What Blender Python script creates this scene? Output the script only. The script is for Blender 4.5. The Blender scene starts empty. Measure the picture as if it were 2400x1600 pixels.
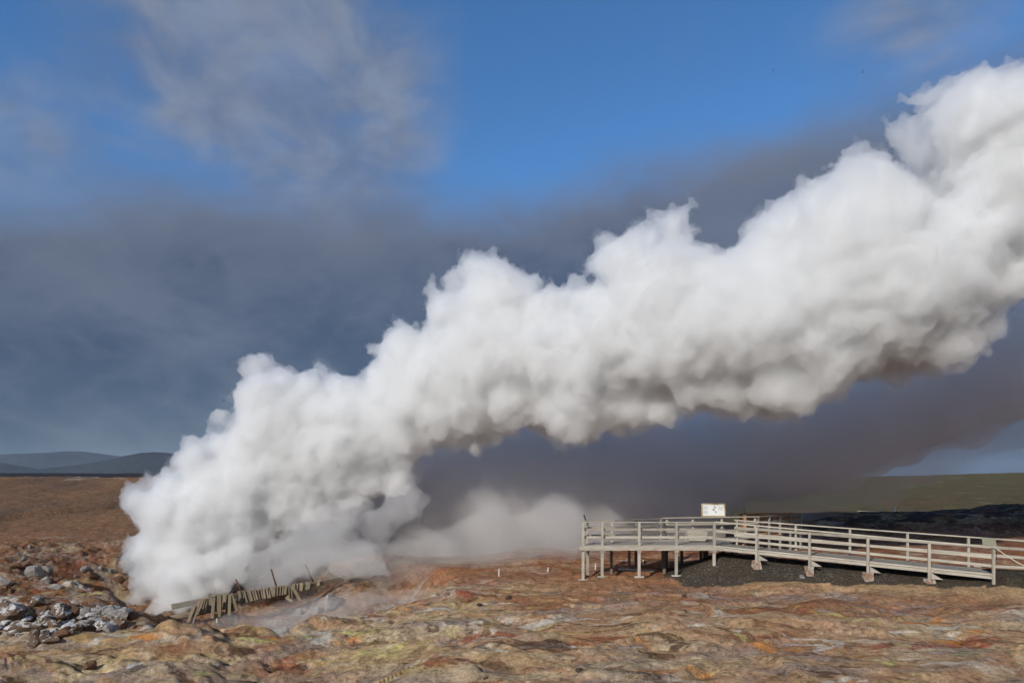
import bpy, bmesh, math, random
import numpy as np
from mathutils import Vector, Matrix, Euler, Quaternion

random.seed(7)
RNG = np.random.default_rng(11)
SC = bpy.context.scene
COL = SC.collection
EYE = 4.5
FPX, CX, CY = 1600.0, 1200.0, 1128.0
SUN_AZ, SUN_EL = math.radians(33), math.radians(28)     # sun behind and left of the camera


def P(px, py, Z):
    return Vector(((px - CX) / FPX * Z, Z, EYE - (py - CY) / FPX * Z))


# ------------------------------------------------------------------ noise
def _hash(ix, iy, iz, seed):
    with np.errstate(over='ignore'):
        h = (ix.astype(np.uint32) * np.uint32(374761393) + iy.astype(np.uint32) * np.uint32(668265263)
             + iz.astype(np.uint32) * np.uint32(2147483647) + np.uint32(seed) * np.uint32(1274126177))
        h = (h ^ (h >> np.uint32(13))) * np.uint32(1274126177)
        h = (h ^ (h >> np.uint32(15))) * np.uint32(2246822519)
        return h ^ (h >> np.uint32(16))


def noise2(x, y, seed=0):
    x = np.asarray(x, dtype=np.float32); y = np.asarray(y, dtype=np.float32)
    xi = np.floor(x).astype(np.int32); yi = np.floor(y).astype(np.int32)
    xf = x - xi; yf = y - yi
    u = xf * xf * xf * (xf * (xf * 6 - 15) + 10); v = yf * yf * yf * (yf * (yf * 6 - 15) + 10)
    z = np.zeros_like(xi)

    def g(dx, dy):
        a = _hash(xi + dx, yi + dy, z, seed).astype(np.float32) * np.float32(2 * math.pi / 4294967296.0)
        return np.cos(a) * (xf - dx) + np.sin(a) * (yf - dy)
    n0 = g(0, 0) * (1 - u) + g(1, 0) * u
    n1 = g(0, 1) * (1 - u) + g(1, 1) * u
    return (n0 * (1 - v) + n1 * v) * 1.5


def noise3(p, seed=0):
    p = np.asarray(p, dtype=np.float32)
    pi_ = np.floor(p).astype(np.int32); f = p - pi_
    w = f * f * f * (f * (f * 6 - 15) + 10)
    out = 0
    for dx in (0, 1):
        for dy in (0, 1):
            for dz in (0, 1):
                h = _hash(pi_[:, 0] + dx, pi_[:, 1] + dy, pi_[:, 2] + dz, seed)
                gx = (h & np.uint32(1023)).astype(np.float32) / 511.5 - 1
                gy = ((h >> np.uint32(10)) & np.uint32(1023)).astype(np.float32) / 511.5 - 1
                gz = ((h >> np.uint32(20)) & np.uint32(1023)).astype(np.float32) / 511.5 - 1
                d = gx * (f[:, 0] - dx) + gy * (f[:, 1] - dy) + gz * (f[:, 2] - dz)
                k = (w[:, 0] if dx else 1 - w[:, 0]) * (w[:, 1] if dy else 1 - w[:, 1]) * (w[:, 2] if dz else 1 - w[:, 2])
                out = out + d * k
    return out * 1.3


def fbm(x, y, seed=0, oct=4, gain=0.5, ridge=False):
    a, s, t = 1.0, 0.0, 0.0
    for i in range(oct):
        n = noise2(x, y, seed + i * 17)
        if ridge:
            n = 1 - 2 * np.abs(n)
        s = s + a * n; t += a
        x = x * 2.03 + 3.7; y = y * 2.03 - 1.9; a *= gain
    return s / t


def sm(a, b, t):
    t = np.clip((np.asarray(t, dtype=np.float32) - a) / (b - a), 0, 1)
    return t * t * (3 - 2 * t)


def lin(a, b, t):
    return np.clip((np.asarray(t, dtype=np.float32) - a) / (b - a), 0, 1)


def poly_sd(px, py, poly):
    """signed distance to a polygon, positive inside"""
    px = np.asarray(px, dtype=np.float32); py = np.asarray(py, dtype=np.float32)
    d2 = np.full(px.shape, 1e12, dtype=np.float32); ins = np.zeros(px.shape, dtype=bool)
    n = len(poly)
    for i in range(n):
        x0, y0 = poly[i]; x1, y1 = poly[(i + 1) % n]
        ex, ey = x1 - x0, y1 - y0
        t = np.clip(((px - x0) * ex + (py - y0) * ey) / (ex * ex + ey * ey + 1e-9), 0, 1)
        d2 = np.minimum(d2, (px - x0 - t * ex) ** 2 + (py - y0 - t * ey) ** 2)
        c = ((y0 > py) != (y1 > py)) & (px < (x1 - x0) * (py - y0) / ((y1 - y0) if abs(y1 - y0) > 1e-9 else 1e-9) + x0)
        ins ^= c
    d = np.sqrt(d2)
    return np.where(ins, d, -d)


# ------------------------------------------------------------------ tagging
def tag(o, label=None, cat=None, group=None, kind=None):
    if label: o['label'] = label
    if cat: o['category'] = cat
    if group: o['group'] = group
    if kind: o['kind'] = kind
    return o


def empty(name, loc=(0, 0, 0)):
    o = bpy.data.objects.new(name, None)
    o.empty_display_size = 0.3
    o.location = loc
    COL.objects.link(o)
    return o


def mesh_obj(name, verts, faces, mat=None, parent=None, smooth=False):
    me = bpy.data.meshes.new(name)
    me.from_pydata([tuple(v) for v in verts], [], [tuple(f) for f in faces])
    me.update()
    return link_mesh(name, me, mat, parent, smooth)


def link_mesh(name, me, mat=None, parent=None, smooth=False):
    o = bpy.data.objects.new(name, me)
    COL.objects.link(o)
    if mat: me.materials.append(mat)
    if smooth:
        me.polygons.foreach_set('use_smooth', [True] * len(me.polygons))
    if parent:
        o.parent = parent
        o.matrix_parent_inverse = Matrix.Translation(-Vector(parent.location))
    return o


def big_mesh(name, co, quads, mat=None, smooth=True):
    me = bpy.data.meshes.new(name)
    nv, nf = len(co), len(quads)
    k = quads.shape[1]
    me.vertices.add(nv); me.vertices.foreach_set('co', np.ascontiguousarray(co, dtype=np.float32).ravel())
    me.loops.add(nf * k); me.loops.foreach_set('vertex_index', np.ascontiguousarray(quads, dtype=np.int32).ravel())
    me.polygons.add(nf); me.polygons.foreach_set('loop_start', np.arange(0, nf * k, k, dtype=np.int32))
    if smooth: me.polygons.foreach_set('use_smooth', np.ones(nf, dtype=bool))
    me.update(calc_edges=True)
    return link_mesh(name, me, mat)


def frame(p0, p1, up=Vector((0, 0, 1))):
    x = (Vector(p1) - Vector(p0)); L = x.length; x.normalize()
    y = up.cross(x)
    if y.length < 1e-4: y = Vector((0, 1, 0)).cross(x)
    if y.length < 1e-4: y = Vector((1, 0, 0)).cross(x)
    y.normalize(); z = x.cross(y)
    return x, y, z, L


def beam(name, p0, p1, w, h, mat, parent=None, up=Vector((0, 0, 1)), bev=0.006, jit=0.0):
    """a sawn timber from p0 to p1: w across, h along the up side; local X runs with the grain"""
    x, y, z, L = frame(p0, p1, up)
    bm = bmesh.new()
    bmesh.ops.create_cube(bm, size=1)
    for v in bm.verts:
        v.co = Vector((v.co.x * L, v.co.y * w, v.co.z * h))
        if jit: v.co += Vector((random.uniform(-jit, jit) * 2, random.uniform(-jit, jit) * .4, random.uniform(-jit, jit) * .4))
    if bev: bmesh.ops.bevel(bm, geom=list(bm.edges), offset=min(bev, w * .2, h * .2), segments=1, affect='EDGES')
    me = bpy.data.meshes.new(name); bm.to_mesh(me); bm.free()
    o = bpy.data.objects.new(name, me); COL.objects.link(o)
    me.materials.append(mat)
    c = (Vector(p0) + Vector(p1)) / 2
    M = Matrix((x, y, z)).transposed().to_4x4(); M.translation = c
    if parent:
        o.parent = parent
        o.matrix_parent_inverse = Matrix.Identity(4)
        o.matrix_basis = Matrix.Translation(-Vector(parent.location)) @ M
    else:
        o.matrix_basis = M
    return o


def tube(name, pts, r, mat, parent=None, seg=10, r2=None, rough=0.0):
    pts = [Vector(p) for p in pts]
    verts, faces = [], []
    n = len(pts)
    for i, p in enumerate(pts):
        d = (pts[min(i + 1, n - 1)] - pts[max(i - 1, 0)]).normalized()
        a = d.orthogonal().normalized() if abs(d.z) > .95 else Vector((0, 0, 1)).cross(d).normalized()
        b = d.cross(a)
        rr = r if r2 is None else r + (r2 - r) * i / (n - 1)
        for k in range(seg):
            t = 2 * math.pi * k / seg
            q = rr * (1 + random.uniform(-rough, rough))
            verts.append(p + a * math.cos(t) * q + b * math.sin(t) * q)
    for i in range(n - 1):
        for k in range(seg):
            faces.append((i * seg + k, i * seg + (k + 1) % seg, (i + 1) * seg + (k + 1) % seg, (i + 1) * seg + k))
    faces.append(tuple(range(seg))[::-1]); faces.append(tuple((n - 1) * seg + k for k in range(seg)))
    return mesh_obj(name, verts, faces, mat, parent, smooth=seg > 6)


# ------------------------------------------------------------------ materials
def new_mat(name):
    m = bpy.data.materials.new(name); m.use_nodes = True
    nt = m.node_tree; nt.nodes.clear()
    return m, nt, nt.nodes, nt.links


def node(nt, t, **kw):
    n = nt.nodes.new(t)
    for k, v in kw.items():
        if k in n.inputs: n.inputs[k].default_value = v
        else: setattr(n, k, v)
    return n


def ramp(nt, fac, stops, interp='LINEAR'):
    r = nt.nodes.new('ShaderNodeValToRGB'); r.color_ramp.interpolation = interp
    e = r.color_ramp.elements
    while len(e) > 1: e.remove(e[-1])
    e[0].position = stops[0][0]; e[0].color = tuple(stops[0][1]) + (1,) if len(stops[0][1]) == 3 else stops[0][1]
    for pos, c in stops[1:]:
        q = e.new(pos); q.color = tuple(c) + (1,) if len(c) == 3 else c
    nt.links.new(fac, r.inputs[0])
    return r.outputs[0]


def mix(nt, fac, a, b, blend='MIX'):
    n = nt.nodes.new('ShaderNodeMix'); n.data_type = 'RGBA'; n.blend_type = blend
    for s, v in ((n.inputs[0], fac), (n.inputs[6], a), (n.inputs[7], b)):
        if hasattr(v, 'is_linked'): nt.links.new(v, s)
        else: s.default_value = v if not isinstance(v, tuple) or len(v) == 4 else tuple(v) + (1,)
    return n.outputs[2]


def math_(nt, op, a, b=None, c=None, clamp=False):
    n = nt.nodes.new('ShaderNodeMath'); n.operation = op; n.use_clamp = clamp
    for i, v in enumerate((a, b, c)):
        if v is None: continue
        if hasattr(v, 'is_linked'): nt.links.new(v, n.inputs[i])
        else: n.inputs[i].default_value = v
    return n.outputs[0]


def smooth_node(nt, v, a, b, lo=0.0, hi=1.0):
    n = nt.nodes.new('ShaderNodeMapRange'); n.interpolation_type = 'SMOOTHSTEP'
    nt.links.new(v, n.inputs[0])
    n.inputs[1].default_value = a; n.inputs[2].default_value = b; n.inputs[3].default_value = lo; n.inputs[4].default_value = hi
    return n.outputs[0]


def noise_node(nt, vec, scale, detail=4, rough=.55, dist=0.0):
    n = nt.nodes.new('ShaderNodeTexNoise')
    n.inputs['Scale'].default_value = scale; n.inputs['Detail'].default_value = detail
    n.inputs['Roughness'].default_value = rough; n.inputs['Distortion'].default_value = dist
    nt.links.new(vec, n.inputs['Vector'])
    return n.outputs['Fac']


def principled(nt, color, rough=.9, spec=.2, normal=None):
    b = nt.nodes.new('ShaderNodeBsdfPrincipled')
    if hasattr(color, 'is_linked'): nt.links.new(color, b.inputs['Base Color'])
    else: b.inputs['Base Color'].default_value = tuple(color) + (1,)
    b.inputs['Roughness'].default_value = rough
    b.inputs['Specular IOR Level'].default_value = spec
    if normal is not None: nt.links.new(normal, b.inputs['Normal'])
    o = nt.nodes.new('ShaderNodeOutputMaterial'); nt.links.new(b.outputs[0], o.inputs[0])
    return b


def bump(nt, h, strength=.5, dist=.02, prev=None):
    b = nt.nodes.new('ShaderNodeBump'); b.inputs['Strength'].default_value = strength; b.inputs['Distance'].default_value = dist
    nt.links.new(h, b.inputs['Height'])
    if prev is not None: nt.links.new(prev, b.inputs['Normal'])
    return b.outputs[0]


def wood_mat(name, dark, light, stain=(.2, .17, .12), stain_amt=.68, rough=.85):
    m, nt, N, L = new_mat(name)
    tc = N.new('ShaderNodeTexCoord'); oi = N.new('ShaderNodeObjectInfo')
    mp = N.new('ShaderNodeMapping'); mp.inputs['Scale'].default_value = (1.2, 16, 16)
    L.new(tc.outputs['Object'], mp.inputs['Vector'])
    off = N.new('ShaderNodeVectorMath'); off.operation = 'ADD'
    sc = N.new('ShaderNodeVectorMath'); sc.operation = 'SCALE'; sc.inputs[0].default_value = (37, 21, 11)
    L.new(oi.outputs['Random'], sc.inputs['Scale']); L.new(mp.outputs[0], off.inputs[0]); L.new(sc.outputs[0], off.inputs[1])
    g = noise_node(nt, off.outputs[0], 1.6, 5, .6, .4)
    c = ramp(nt, g, [(.25, dark), (.7, light)])
    mp2 = N.new('ShaderNodeMapping'); mp2.inputs['Scale'].default_value = (1, 3, 3); L.new(tc.outputs['Object'], mp2.inputs['Vector'])
    off2 = N.new('ShaderNodeVectorMath'); off2.operation = 'ADD'; L.new(mp2.outputs[0], off2.inputs[0]); L.new(sc.outputs[0], off2.inputs[1])
    s = noise_node(nt, off2.outputs[0], 1.1, 4, .6)
    sf = smooth_node(nt, s, .5, .78, 0, stain_amt)
    c = mix(nt, sf, c, stain)
    rnd = math_(nt, 'MULTIPLY_ADD', oi.outputs['Random'], .4, .78)
    hs = N.new('ShaderNodeHueSaturation'); L.new(rnd, hs.inputs['Value']); L.new(c, hs.inputs['Color'])
    principled(nt, hs.outputs[0], rough, .15, bump(nt, g, .35, .008))
    return m


M_WOOD = wood_mat('pale_weathered_wood', (.27, .235, .185), (.50, .455, .385))
M_GREYWOOD = wood_mat('grey_wood', (.17, .155, .135), (.31, .29, .26), (.1, .09, .08))  # greyer timber for some platform and lookout rails and the rear panel
M_DECK = wood_mat('deck_boards', (.27, .24, .20), (.42, .385, .33), (.16, .14, .12), .6)
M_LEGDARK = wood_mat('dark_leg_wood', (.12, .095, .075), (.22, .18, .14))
M_BROWNWOOD = wood_mat('brown_stained_wood', (.3, .145, .075), (.5, .28, .155), (.1, .05, .03))
M_OLDWOOD = wood_mat('ruined_wood', (.11, .085, .055), (.26, .205, .14), (.055, .045, .032), .7)
M_FRAMEWOOD = wood_mat('sign_frame_wood', (.33, .235, .12), (.5, .38, .21))


def plain(name, c, rough=.7, spec=.3, scale=6, var=.3):
    m, nt, N, L = new_mat(name)
    tc = N.new('ShaderNodeTexCoord')
    n = noise_node(nt, tc.outputs['Object'], scale, 4, .6)
    col = ramp(nt, n, [(.25, tuple(x * (1 - var) for x in c)), (.75, tuple(min(1, x * (1 + var)) for x in c))])
    principled(nt, col, rough, spec, bump(nt, n, .2, .01))
    return m


M_WHITE = plain('white_panel', (.8, .8, .77), .5, .3, 3, .04)
M_INK = plain('grey_print', (.42, .42, .42), .6, .2)
M_INKDARK = plain('dark_print', (.2, .19, .2), .6, .2)
M_METALBACK = plain('sign_back', (.23, .22, .155), .5, .3, 2, .1)
M_ROPE = plain('pale_rope', (.6, .57, .48), .9, .1, 30)
M_CABLE = plain('black_cable', (.03, .03, .03), .6, .3)
M_DARKROD = plain('dark_rod', (.04, .035, .03), .7, .2)
M_PEG = plain('pale_peg', (.62, .58, .5), .9, .1, 12)
M_BIRD = plain('gull_grey', (.3, .3, .31), .8, .2)
M_RUSTPOLE = wood_mat('rusty_post', (.07, .04, .025), (.17, .1, .06), (.03, .02, .015), .6)


def footing_mat():
    m, nt, N, L = new_mat('crusted_concrete')
    tc = N.new('ShaderNodeTexCoord')
    n = noise_node(nt, tc.outputs['Object'], 5, 5, .65)
    n2 = noise_node(nt, tc.outputs['Object'], 22, 4, .6)
    c = ramp(nt, n, [(.3, (.45, .42, .36)), (.47, (.3, .27, .22)), (.53, (.26, .09, .025)), (.68, (.13, .045, .02))])
    c = mix(nt, math_(nt, 'MULTIPLY', n2, .5), c, (.5, .48, .43))
    principled(nt, c, .95, .1, bump(nt, n2, .8, .03))
    return m


M_FOOTING = footing_mat()


def rock_mat(name, base, dark, crust, crust_lo, crust_hi):
    m, nt, N, L = new_mat(name)
    tc = N.new('ShaderNodeTexCoord'); oi = N.new('ShaderNodeObjectInfo'); ge = N.new('ShaderNodeNewGeometry')
    sc = N.new('ShaderNodeVectorMath'); sc.operation = 'SCALE'; sc.inputs[0].default_value = (13, 7, 29)
    L.new(oi.outputs['Random'], sc.inputs['Scale'])
    off = N.new('ShaderNodeVectorMath'); off.operation = 'ADD'; L.new(tc.outputs['Object'], off.inputs[0]); L.new(sc.outputs[0], off.inputs[1])
    n = noise_node(nt, off.outputs[0], 2.2, 6, .62)
    n2 = noise_node(nt, off.outputs[0], 9, 5, .6)
    c = ramp(nt, n2, [(.3, dark), (.65, base)])
    sep = N.new('ShaderNodeSeparateXYZ'); L.new(ge.outputs['Normal'], sep.inputs[0])
    up = math_(nt, 'MULTIPLY_ADD', sep.outputs[2], .22, n)
    up = math_(nt, 'ADD', up, math_(nt, 'MULTIPLY_ADD', n2, .3, -.15))
    f = smooth_node(nt, up, crust_lo, crust_hi)
    c = mix(nt, f, c, crust)
    principled(nt, c, .97, .05, bump(nt, n2, .45, .05))
    return m


M_ROCKWHITE = rock_mat('mineral_crusted_rock', (.17, .12, .085), (.065, .042, .03), (.48, .47, .45), .63, .76)
M_ROCKPALE = rock_mat('salt_white_rock', (.19, .15, .12), (.075, .055, .045), (.52, .51, .49), .53, .66)
M_ROCKGREY = rock_mat('grey_rock', (.3, .28, .26), (.13, .11, .1), (.42, .4, .37), .62, .85)
M_ROCKBROWN = rock_mat('brown_rock', (.19, .105, .062), (.075, .04, .028), (.42, .31, .18), .68, .9)
M_ROCKDARK = rock_mat('dark_rock', (.1, .075, .06), (.035, .028, .025), (.2, .16, .12), .75, 1.0)


def ground_mat():
    m, nt, N, L = new_mat('ground')
    tc = N.new('ShaderNodeTexCoord')
    at = N.new('ShaderNodeAttribute'); at.attribute_name = 'Col'
    at2 = N.new('ShaderNodeAttribute'); at2.attribute_name = 'Aux'
    sep = N.new('ShaderNodeSeparateColor'); L.new(at2.outputs['Color'], sep.inputs[0])
    crust_w, rough_w, fg = sep.outputs
    grav = at2.outputs['Alpha']
    pos = tc.outputs['Object']

    def mapped(scale, loc=(0, 0, 0), rot=0.12):
        mp = N.new('ShaderNodeMapping'); mp.inputs['Scale'].default_value = scale; mp.inputs['Location'].default_value = loc
        mp.inputs['Rotation'].default_value = (0, 0, rot); L.new(pos, mp.inputs['Vector']); return mp.outputs[0]
    n_m = noise_node(nt, pos, 1.1, 6, .65, .6)
    n_f = noise_node(nt, pos, 6, 6, .72)
    n_s = noise_node(nt, pos, 30, 4, .75)
    n_k = noise_node(nt, mapped((2.2, 2.6, 2.6)), 1.0, 8, .78, .5)
    v = math_(nt, 'ADD', smooth_node(nt, n_f, .3, .7, .62, 1.3), math_(nt, 'MULTIPLY_ADD', n_s, 1.6, -.8))
    v = math_(nt, 'ADD', v, smooth_node(nt, n_k, .36, .6, -.3, .22))
    v = math_(nt, 'MAXIMUM', v, .18)
    hs = N.new('ShaderNodeHueSaturation'); L.new(v, hs.inputs['Value']); L.new(at.outputs['Color'], hs.inputs['Color'])
    L.new(math_(nt, 'MULTIPLY_ADD', n_m, .07, .465), hs.inputs['Hue'])
    c = hs.outputs[0]

    def patch(c, colour, seed, scale, lo, hi, amt, stretch=.45, detail=9, w=None, rot=.12):
        n = noise_node(nt, mapped((scale * stretch, scale, scale), (seed * 3.1, seed * 7.7, 0), rot), 1.0, detail, .64, .7)
        zn = noise_node(nt, mapped((.16 * stretch * 1.6, .2, .2), (seed * 5.3, seed * 2.9, 0), rot), 1.0, 3, .5)
        f = math_(nt, 'MULTIPLY', smooth_node(nt, n, lo - .02, hi - .02, 0, amt), smooth_node(nt, zn, .37, .53, .08, 1))
        f = math_(nt, 'MULTIPLY', f, w if w is not None else fg)
        vv = N.new('ShaderNodeHueSaturation'); L.new(v, vv.inputs['Value']); vv.inputs['Color'].default_value = tuple(colour) + (1,)
        return mix(nt, f, c, vv.outputs[0])
    c = patch(c, (.24, .10, .045), 1, .55, .54, .60, .6)              # rust brown
    c = patch(c, (.31, .235, .195), 2, .42, .53, .58, .78)               # grey mauve clay
    c = patch(c, (.52, .40, .25), 3, .8, .53, .585, .75)                 # pale tan
    c = patch(c, (.27, .07, .034), 4, .5, .57, .65, .8)              # red ochre
    c = patch(c, (.43, .33, .13), 5, .9, .58, .64, .6)                # dull yellow
    c = patch(c, (.52, .49, .17), 6, .75, .615, .67, .75)               # sulphur
    c = patch(c, (.55, .22, .05), 7, .8, .63, .68, .75)                # orange
    c = patch(c, (.56, .51, .43), 8, 1.1, .585, .63, .78)                # white salts
    c = patch(c, (.09, .045, .025), 9, 1.3, .595, .63, .8)              # dark damp seams
    # pale mineral flecks where the attribute says so
    cr = math_(nt, 'ADD', crust_w, math_(nt, 'MULTIPLY_ADD', n_f, 1.5, -.75))
    cr = math_(nt, 'ADD', cr, math_(nt, 'MULTIPLY_ADD', n_s, 1.2, -.6))
    c = mix(nt, smooth_node(nt, cr, .48, .8, 0, .85), c, (.6, .55, .45))
    vo = N.new('ShaderNodeTexVoronoi'); vo.inputs['Scale'].default_value = 9; L.new(pos, vo.inputs['Vector'])
    st = math_(nt, 'MULTIPLY', smooth_node(nt, vo.outputs['Distance'], .24, .1), smooth_node(nt, n_m, .5, .6))
    c = mix(nt, math_(nt, 'MULTIPLY', st, rough_w), c, (.045, .03, .022))
    # gravel: every stone its own tone
    vg = N.new('ShaderNodeTexVoronoi'); vg.inputs['Scale'].default_value = 22; L.new(pos, vg.inputs['Vector'])
    sg = N.new('ShaderNodeSeparateColor'); L.new(vg.outputs['Color'], sg.inputs[0])
    gc = ramp(nt, sg.outputs[0], [(0, (.035, .031, .029)), (.5, (.085, .07, .055)), (.8, (.15, .115, .075)), (.97, (.12, .11, .1)), (.992, (.36, .34, .31))])
    n_g = noise_node(nt, pos, .8, 4, .6)
    gc = mix(nt, smooth_node(nt, n_g, .42, .6, 0, .65), gc, mix(nt, .55, gc, (.10, .075, .04)))
    c = mix(nt, grav, c, gc)
    b0 = bump(nt, math_(nt, 'MULTIPLY', vg.outputs['Distance'], grav), 1.0, .06)
    b1 = bump(nt, n_f, .9, .10, b0)
    b2 = bump(nt, n_s, .9, .035, b1)
    principled(nt, c, .95, .08, b2)
    return m


M_GROUND = ground_mat()

# ------------------------------------------------------------------ terrain
PIT = [(-17, 28.5), (-14.6, 25.3), (-12.4, 22.9), (-10.9, 22.6), (-8.9, 21.9), (-7.5, 20.6), (-6.9, 20.1), (-6.4, 21.4), (-5.9, 22.6),
       (-5.5, 24.2), (-4.2, 25.4), (-3.4, 27.6), (-2.6, 30.5), (-2.2, 33), (-4, 36.5), (-7, 39.5), (-13, 41), (-20, 39.5), (-25, 36), (-22, 31)]
RA, RB = Vector((9.30, 31.4)), Vector((19.5, 27.6))         # near edge of the ramp in plan
RU = (RB - RA).normalized(); RN = Vector((-RU.y, RU.x))      # along, and towards the far side
RLEN = (RB - RA).length
DECK_Z, RAMP_END_Z = 1.568, 0.757


def ramp_z(s):
    return DECK_Z + (RAMP_END_Z - DECK_Z) * np.clip(np.asarray(s, dtype=np.float32) / RLEN, -0.02, 1.0)


def gravel_amt(x, y):
    s = (x - RA.x) * RU.x + (y - RA.y) * RU.y
    q = (x - RA.x) * RN.x + (y - RA.y) * RN.y
    R = np.interp(s, [-3, .2, 4, 8, 11, 16], [1.05, 1.05, .78, .55, .62, .55])
    toe = np.interp(s, [-2, .5, 2, 4, 6, 10, 16], [2.5, 2.4, 1.75, 1.0, .62, .55, .7])
    f_near = lin(0, 1, (q + toe) / (toe + .75))
    f_far = 1 - lin(2.4, 4.6, q)
    d = np.sqrt(np.minimum(s - .2, 0) ** 2 + np.minimum(q - .3, 0) ** 2)
    f_end = np.where(s < .2, 1 - lin(0, 2.7, d), 1)
    f_end = f_end * (1 - sm(13.5, 15.5, s) * 0.0)
    return R, f_near * f_far * np.minimum(f_end, 1), s, q


def height(x, y, detail=True):
    x = np.asarray(x, dtype=np.float32); y = np.asarray(y, dtype=np.float32)
    wx = x + 1.2 * fbm(x * .22, y * .22, 90, 3); wy = y + 1.2 * fbm(x * .22 + 9, y * .22, 91, 3)
    near = 1 - sm(55, 110, y)
    h = .22 * fbm(wx * .16, wy * .16, 1, 3) + .10 * fbm(wx * .6, wy * .75, 2, 4) * near
    # stepped crusts running across the slope
    tt = fbm(wx * .22, wy * .5, 3, 3)
    h = h + .30 * fbm(wx * .17 + 5, wy * .21, 33, 2) * (1 - sm(27, 33, y)) - .5 * sm(20.8, 16, y) * sm(-1, -5, x)
    h = h + .13 * fbm(wx * .3, wy * .55, 34, 4, .5, True) * (1 - sm(27, 32, y)) * sm(12, 4, x - (y - 18) * .3)
    h = h + (.12 * (sm(-.05, .03, tt) + sm(.2, .26, tt)) - .09) * near * (1 - sm(30, 40, y))
    # rounded clay ridges of the foreground
    for pts, hh, wd in (([(-12.4, 17.0), (-10.4, 17.6), (-9.1, 18.7), (-7.3, 19.0)], .26, .9), ([(-9.6, 15.6), (-7.4, 16.4), (-5.6, 17.2)], .26, .8), ([(-3.6, 20.0), (-1.5, 19.4), (1.0, 18.4)], .2, 1.0),
                        ([(-2.0, 16.2), (.6, 16.9), (3.0, 17.2)], .22, .9), ([(5.0, 15.4), (8.4, 16.1), (12.6, 17.4), (16, 18.4)], .3, .8), ([(1.5, 21.5), (4.5, 20.6), (7.5, 20.4)], .24, 1.2), ([(8, 22.5), (12, 21.3), (16, 21.6)], .22, 1.2), ([(-1, 24.5), (2.5, 23.4), (5.5, 24.2)], .18, 1.1)):
        d_ = np.full(x.shape, 1e3, dtype=np.float32); sg = np.zeros(x.shape, dtype=np.float32)
        for (ax, ay), (bx, by) in zip(pts[:-1], pts[1:]):
            t_ = np.clip(((wx - ax) * (bx - ax) + (wy - ay) * (by - ay)) / ((bx - ax) ** 2 + (by - ay) ** 2), 0, 1)
            qx = wx - ax - t_ * (bx - ax); qy = wy - ay - t_ * (by - ay); dd_ = np.sqrt(qx * qx + qy * qy)
            sg = np.where(dd_ < d_, qy, sg); d_ = np.minimum(d_, dd_)
        w_ = wd * np.where(sg < 0, .75, 1.7)
        h = h + hh * np.exp(-(d_ / w_) ** 2)
    dc = np.full(x.shape, 1e3, dtype=np.float32)
    for (ax, ay), (bx, by) in (((-12.0, 22.2), (-9.0, 21.6)), ((-9.0, 21.6), (-7.2, 20.6)), ((-7.2, 20.6), (-5.9, 22.0)), ((-5.9, 22.0), (-5.2, 23.6))):
        t_ = np.clip(((x - ax) * (bx - ax) + (y - ay) * (by - ay)) / ((bx - ax) ** 2 + (by - ay) ** 2), 0, 1)
        dc = np.minimum(dc, np.hypot(x - ax - t_ * (bx - ax), y - ay - t_ * (by - ay)))
    h = h - .30 * np.exp(-(dc / 1.9) ** 2)
    # knobbly foreground mound at lower left
    mnd = np.exp(-(((x + 9.2) / 4.0) ** 2 + ((y - 20.2) / 2.6) ** 2))
    h = h + .12 * mnd - .35 * np.exp(-(((x + 6.3) / 1.5) ** 2 + ((y - 17.5) / 2.6) ** 2))
    lump = np.abs(fbm(wx * .55, wy * .55, 5, 4))
    h = h + .3 * (lump - .2) * sm(2, -4, x) * (1 - sm(24, 28, y))
    # right side rises to the sandy bank
    h = h + .34 * sm(9, 20, x) * sm(21, 28, y) * (1 - sm(33, 45, y))
    # ground behind the platform
    h = h + .55 * sm(32.5, 41, y) * sm(-3, 3, x) * (1 - .5 * sm(60, 75, y))
    b = fbm(wx * .3, wy * .3, 6, 4)
    h = h + .5 * np.maximum(b, 0) * sm(33, 38, y) * (1 - sm(55, 65, y)) * sm(-4, 0, x) * (1 - sm(4, 9, x))
    # the steaming pit
    sd = poly_sd(wx * .25 + x * .75, wy * .25 + y * .75, PIT)
    depth = 2.35 - 1.5 * np.exp(-(((x + 8.4) / 2.4) ** 2 + ((y - 37.0) / 2.6) ** 2)) - .8 * np.exp(-(((x + 4.6) / 2.0) ** 2 + ((y - 30.5) / 3.0) ** 2))
    pit = sm(0, 2.4, sd)
    rough_pit = fbm(x * .7, y * .7, 8, 5, .55, True)
    h = h - depth * pit + .22 * rough_pit * pit
    # left hillside: rocky wall then a smooth brown hill
    wl = 1 - sm(-6, 6, x)
    hill = 4.75 * (1 - (1 - lin(41.5, 84, y)) ** 1.25)
    hill = hill + .35 * fbm(x * .06, y * .06, 30, 3) * sm(50, 62, y)
    hill = hill * (1 - .35 * sm(110, 240, y)) + .35 * np.maximum(fbm(x * .22, y * .3, 31, 5, .6, True), -.1) * sm(76, 84, y) * (1 - sm(104, 125, y))
    h = h + hill * wl
    gy = -41.5 + (y - 52) * .75 + 1.6 * noise2(y * .3, y * 0 + 4, 40)
    gully = np.exp(-((x - gy) / 1.3) ** 2) * sm(49, 53, y) * (1 - sm(62, 70, y))
    h = h - 1.3 * gully
    left_rocky = (sm(36, 40, y) * (1 - sm(43.5, 47, y)) * wl * sm(-2, -10, x) + sm(-12.2, -14, x) * sm(20.5, 22, y) * (1 - sm(36, 42, y)))
    left_rocky = np.clip(left_rocky, 0, 1)
    rk = fbm(x * .5, y * .5, 9, 6, .6, True); rk2 = np.abs(fbm(x * 1.3, y * 1.3, 10, 5, .6))
    lk = left_rocky * (1 - .55 * sm(31, 27, y))
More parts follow.
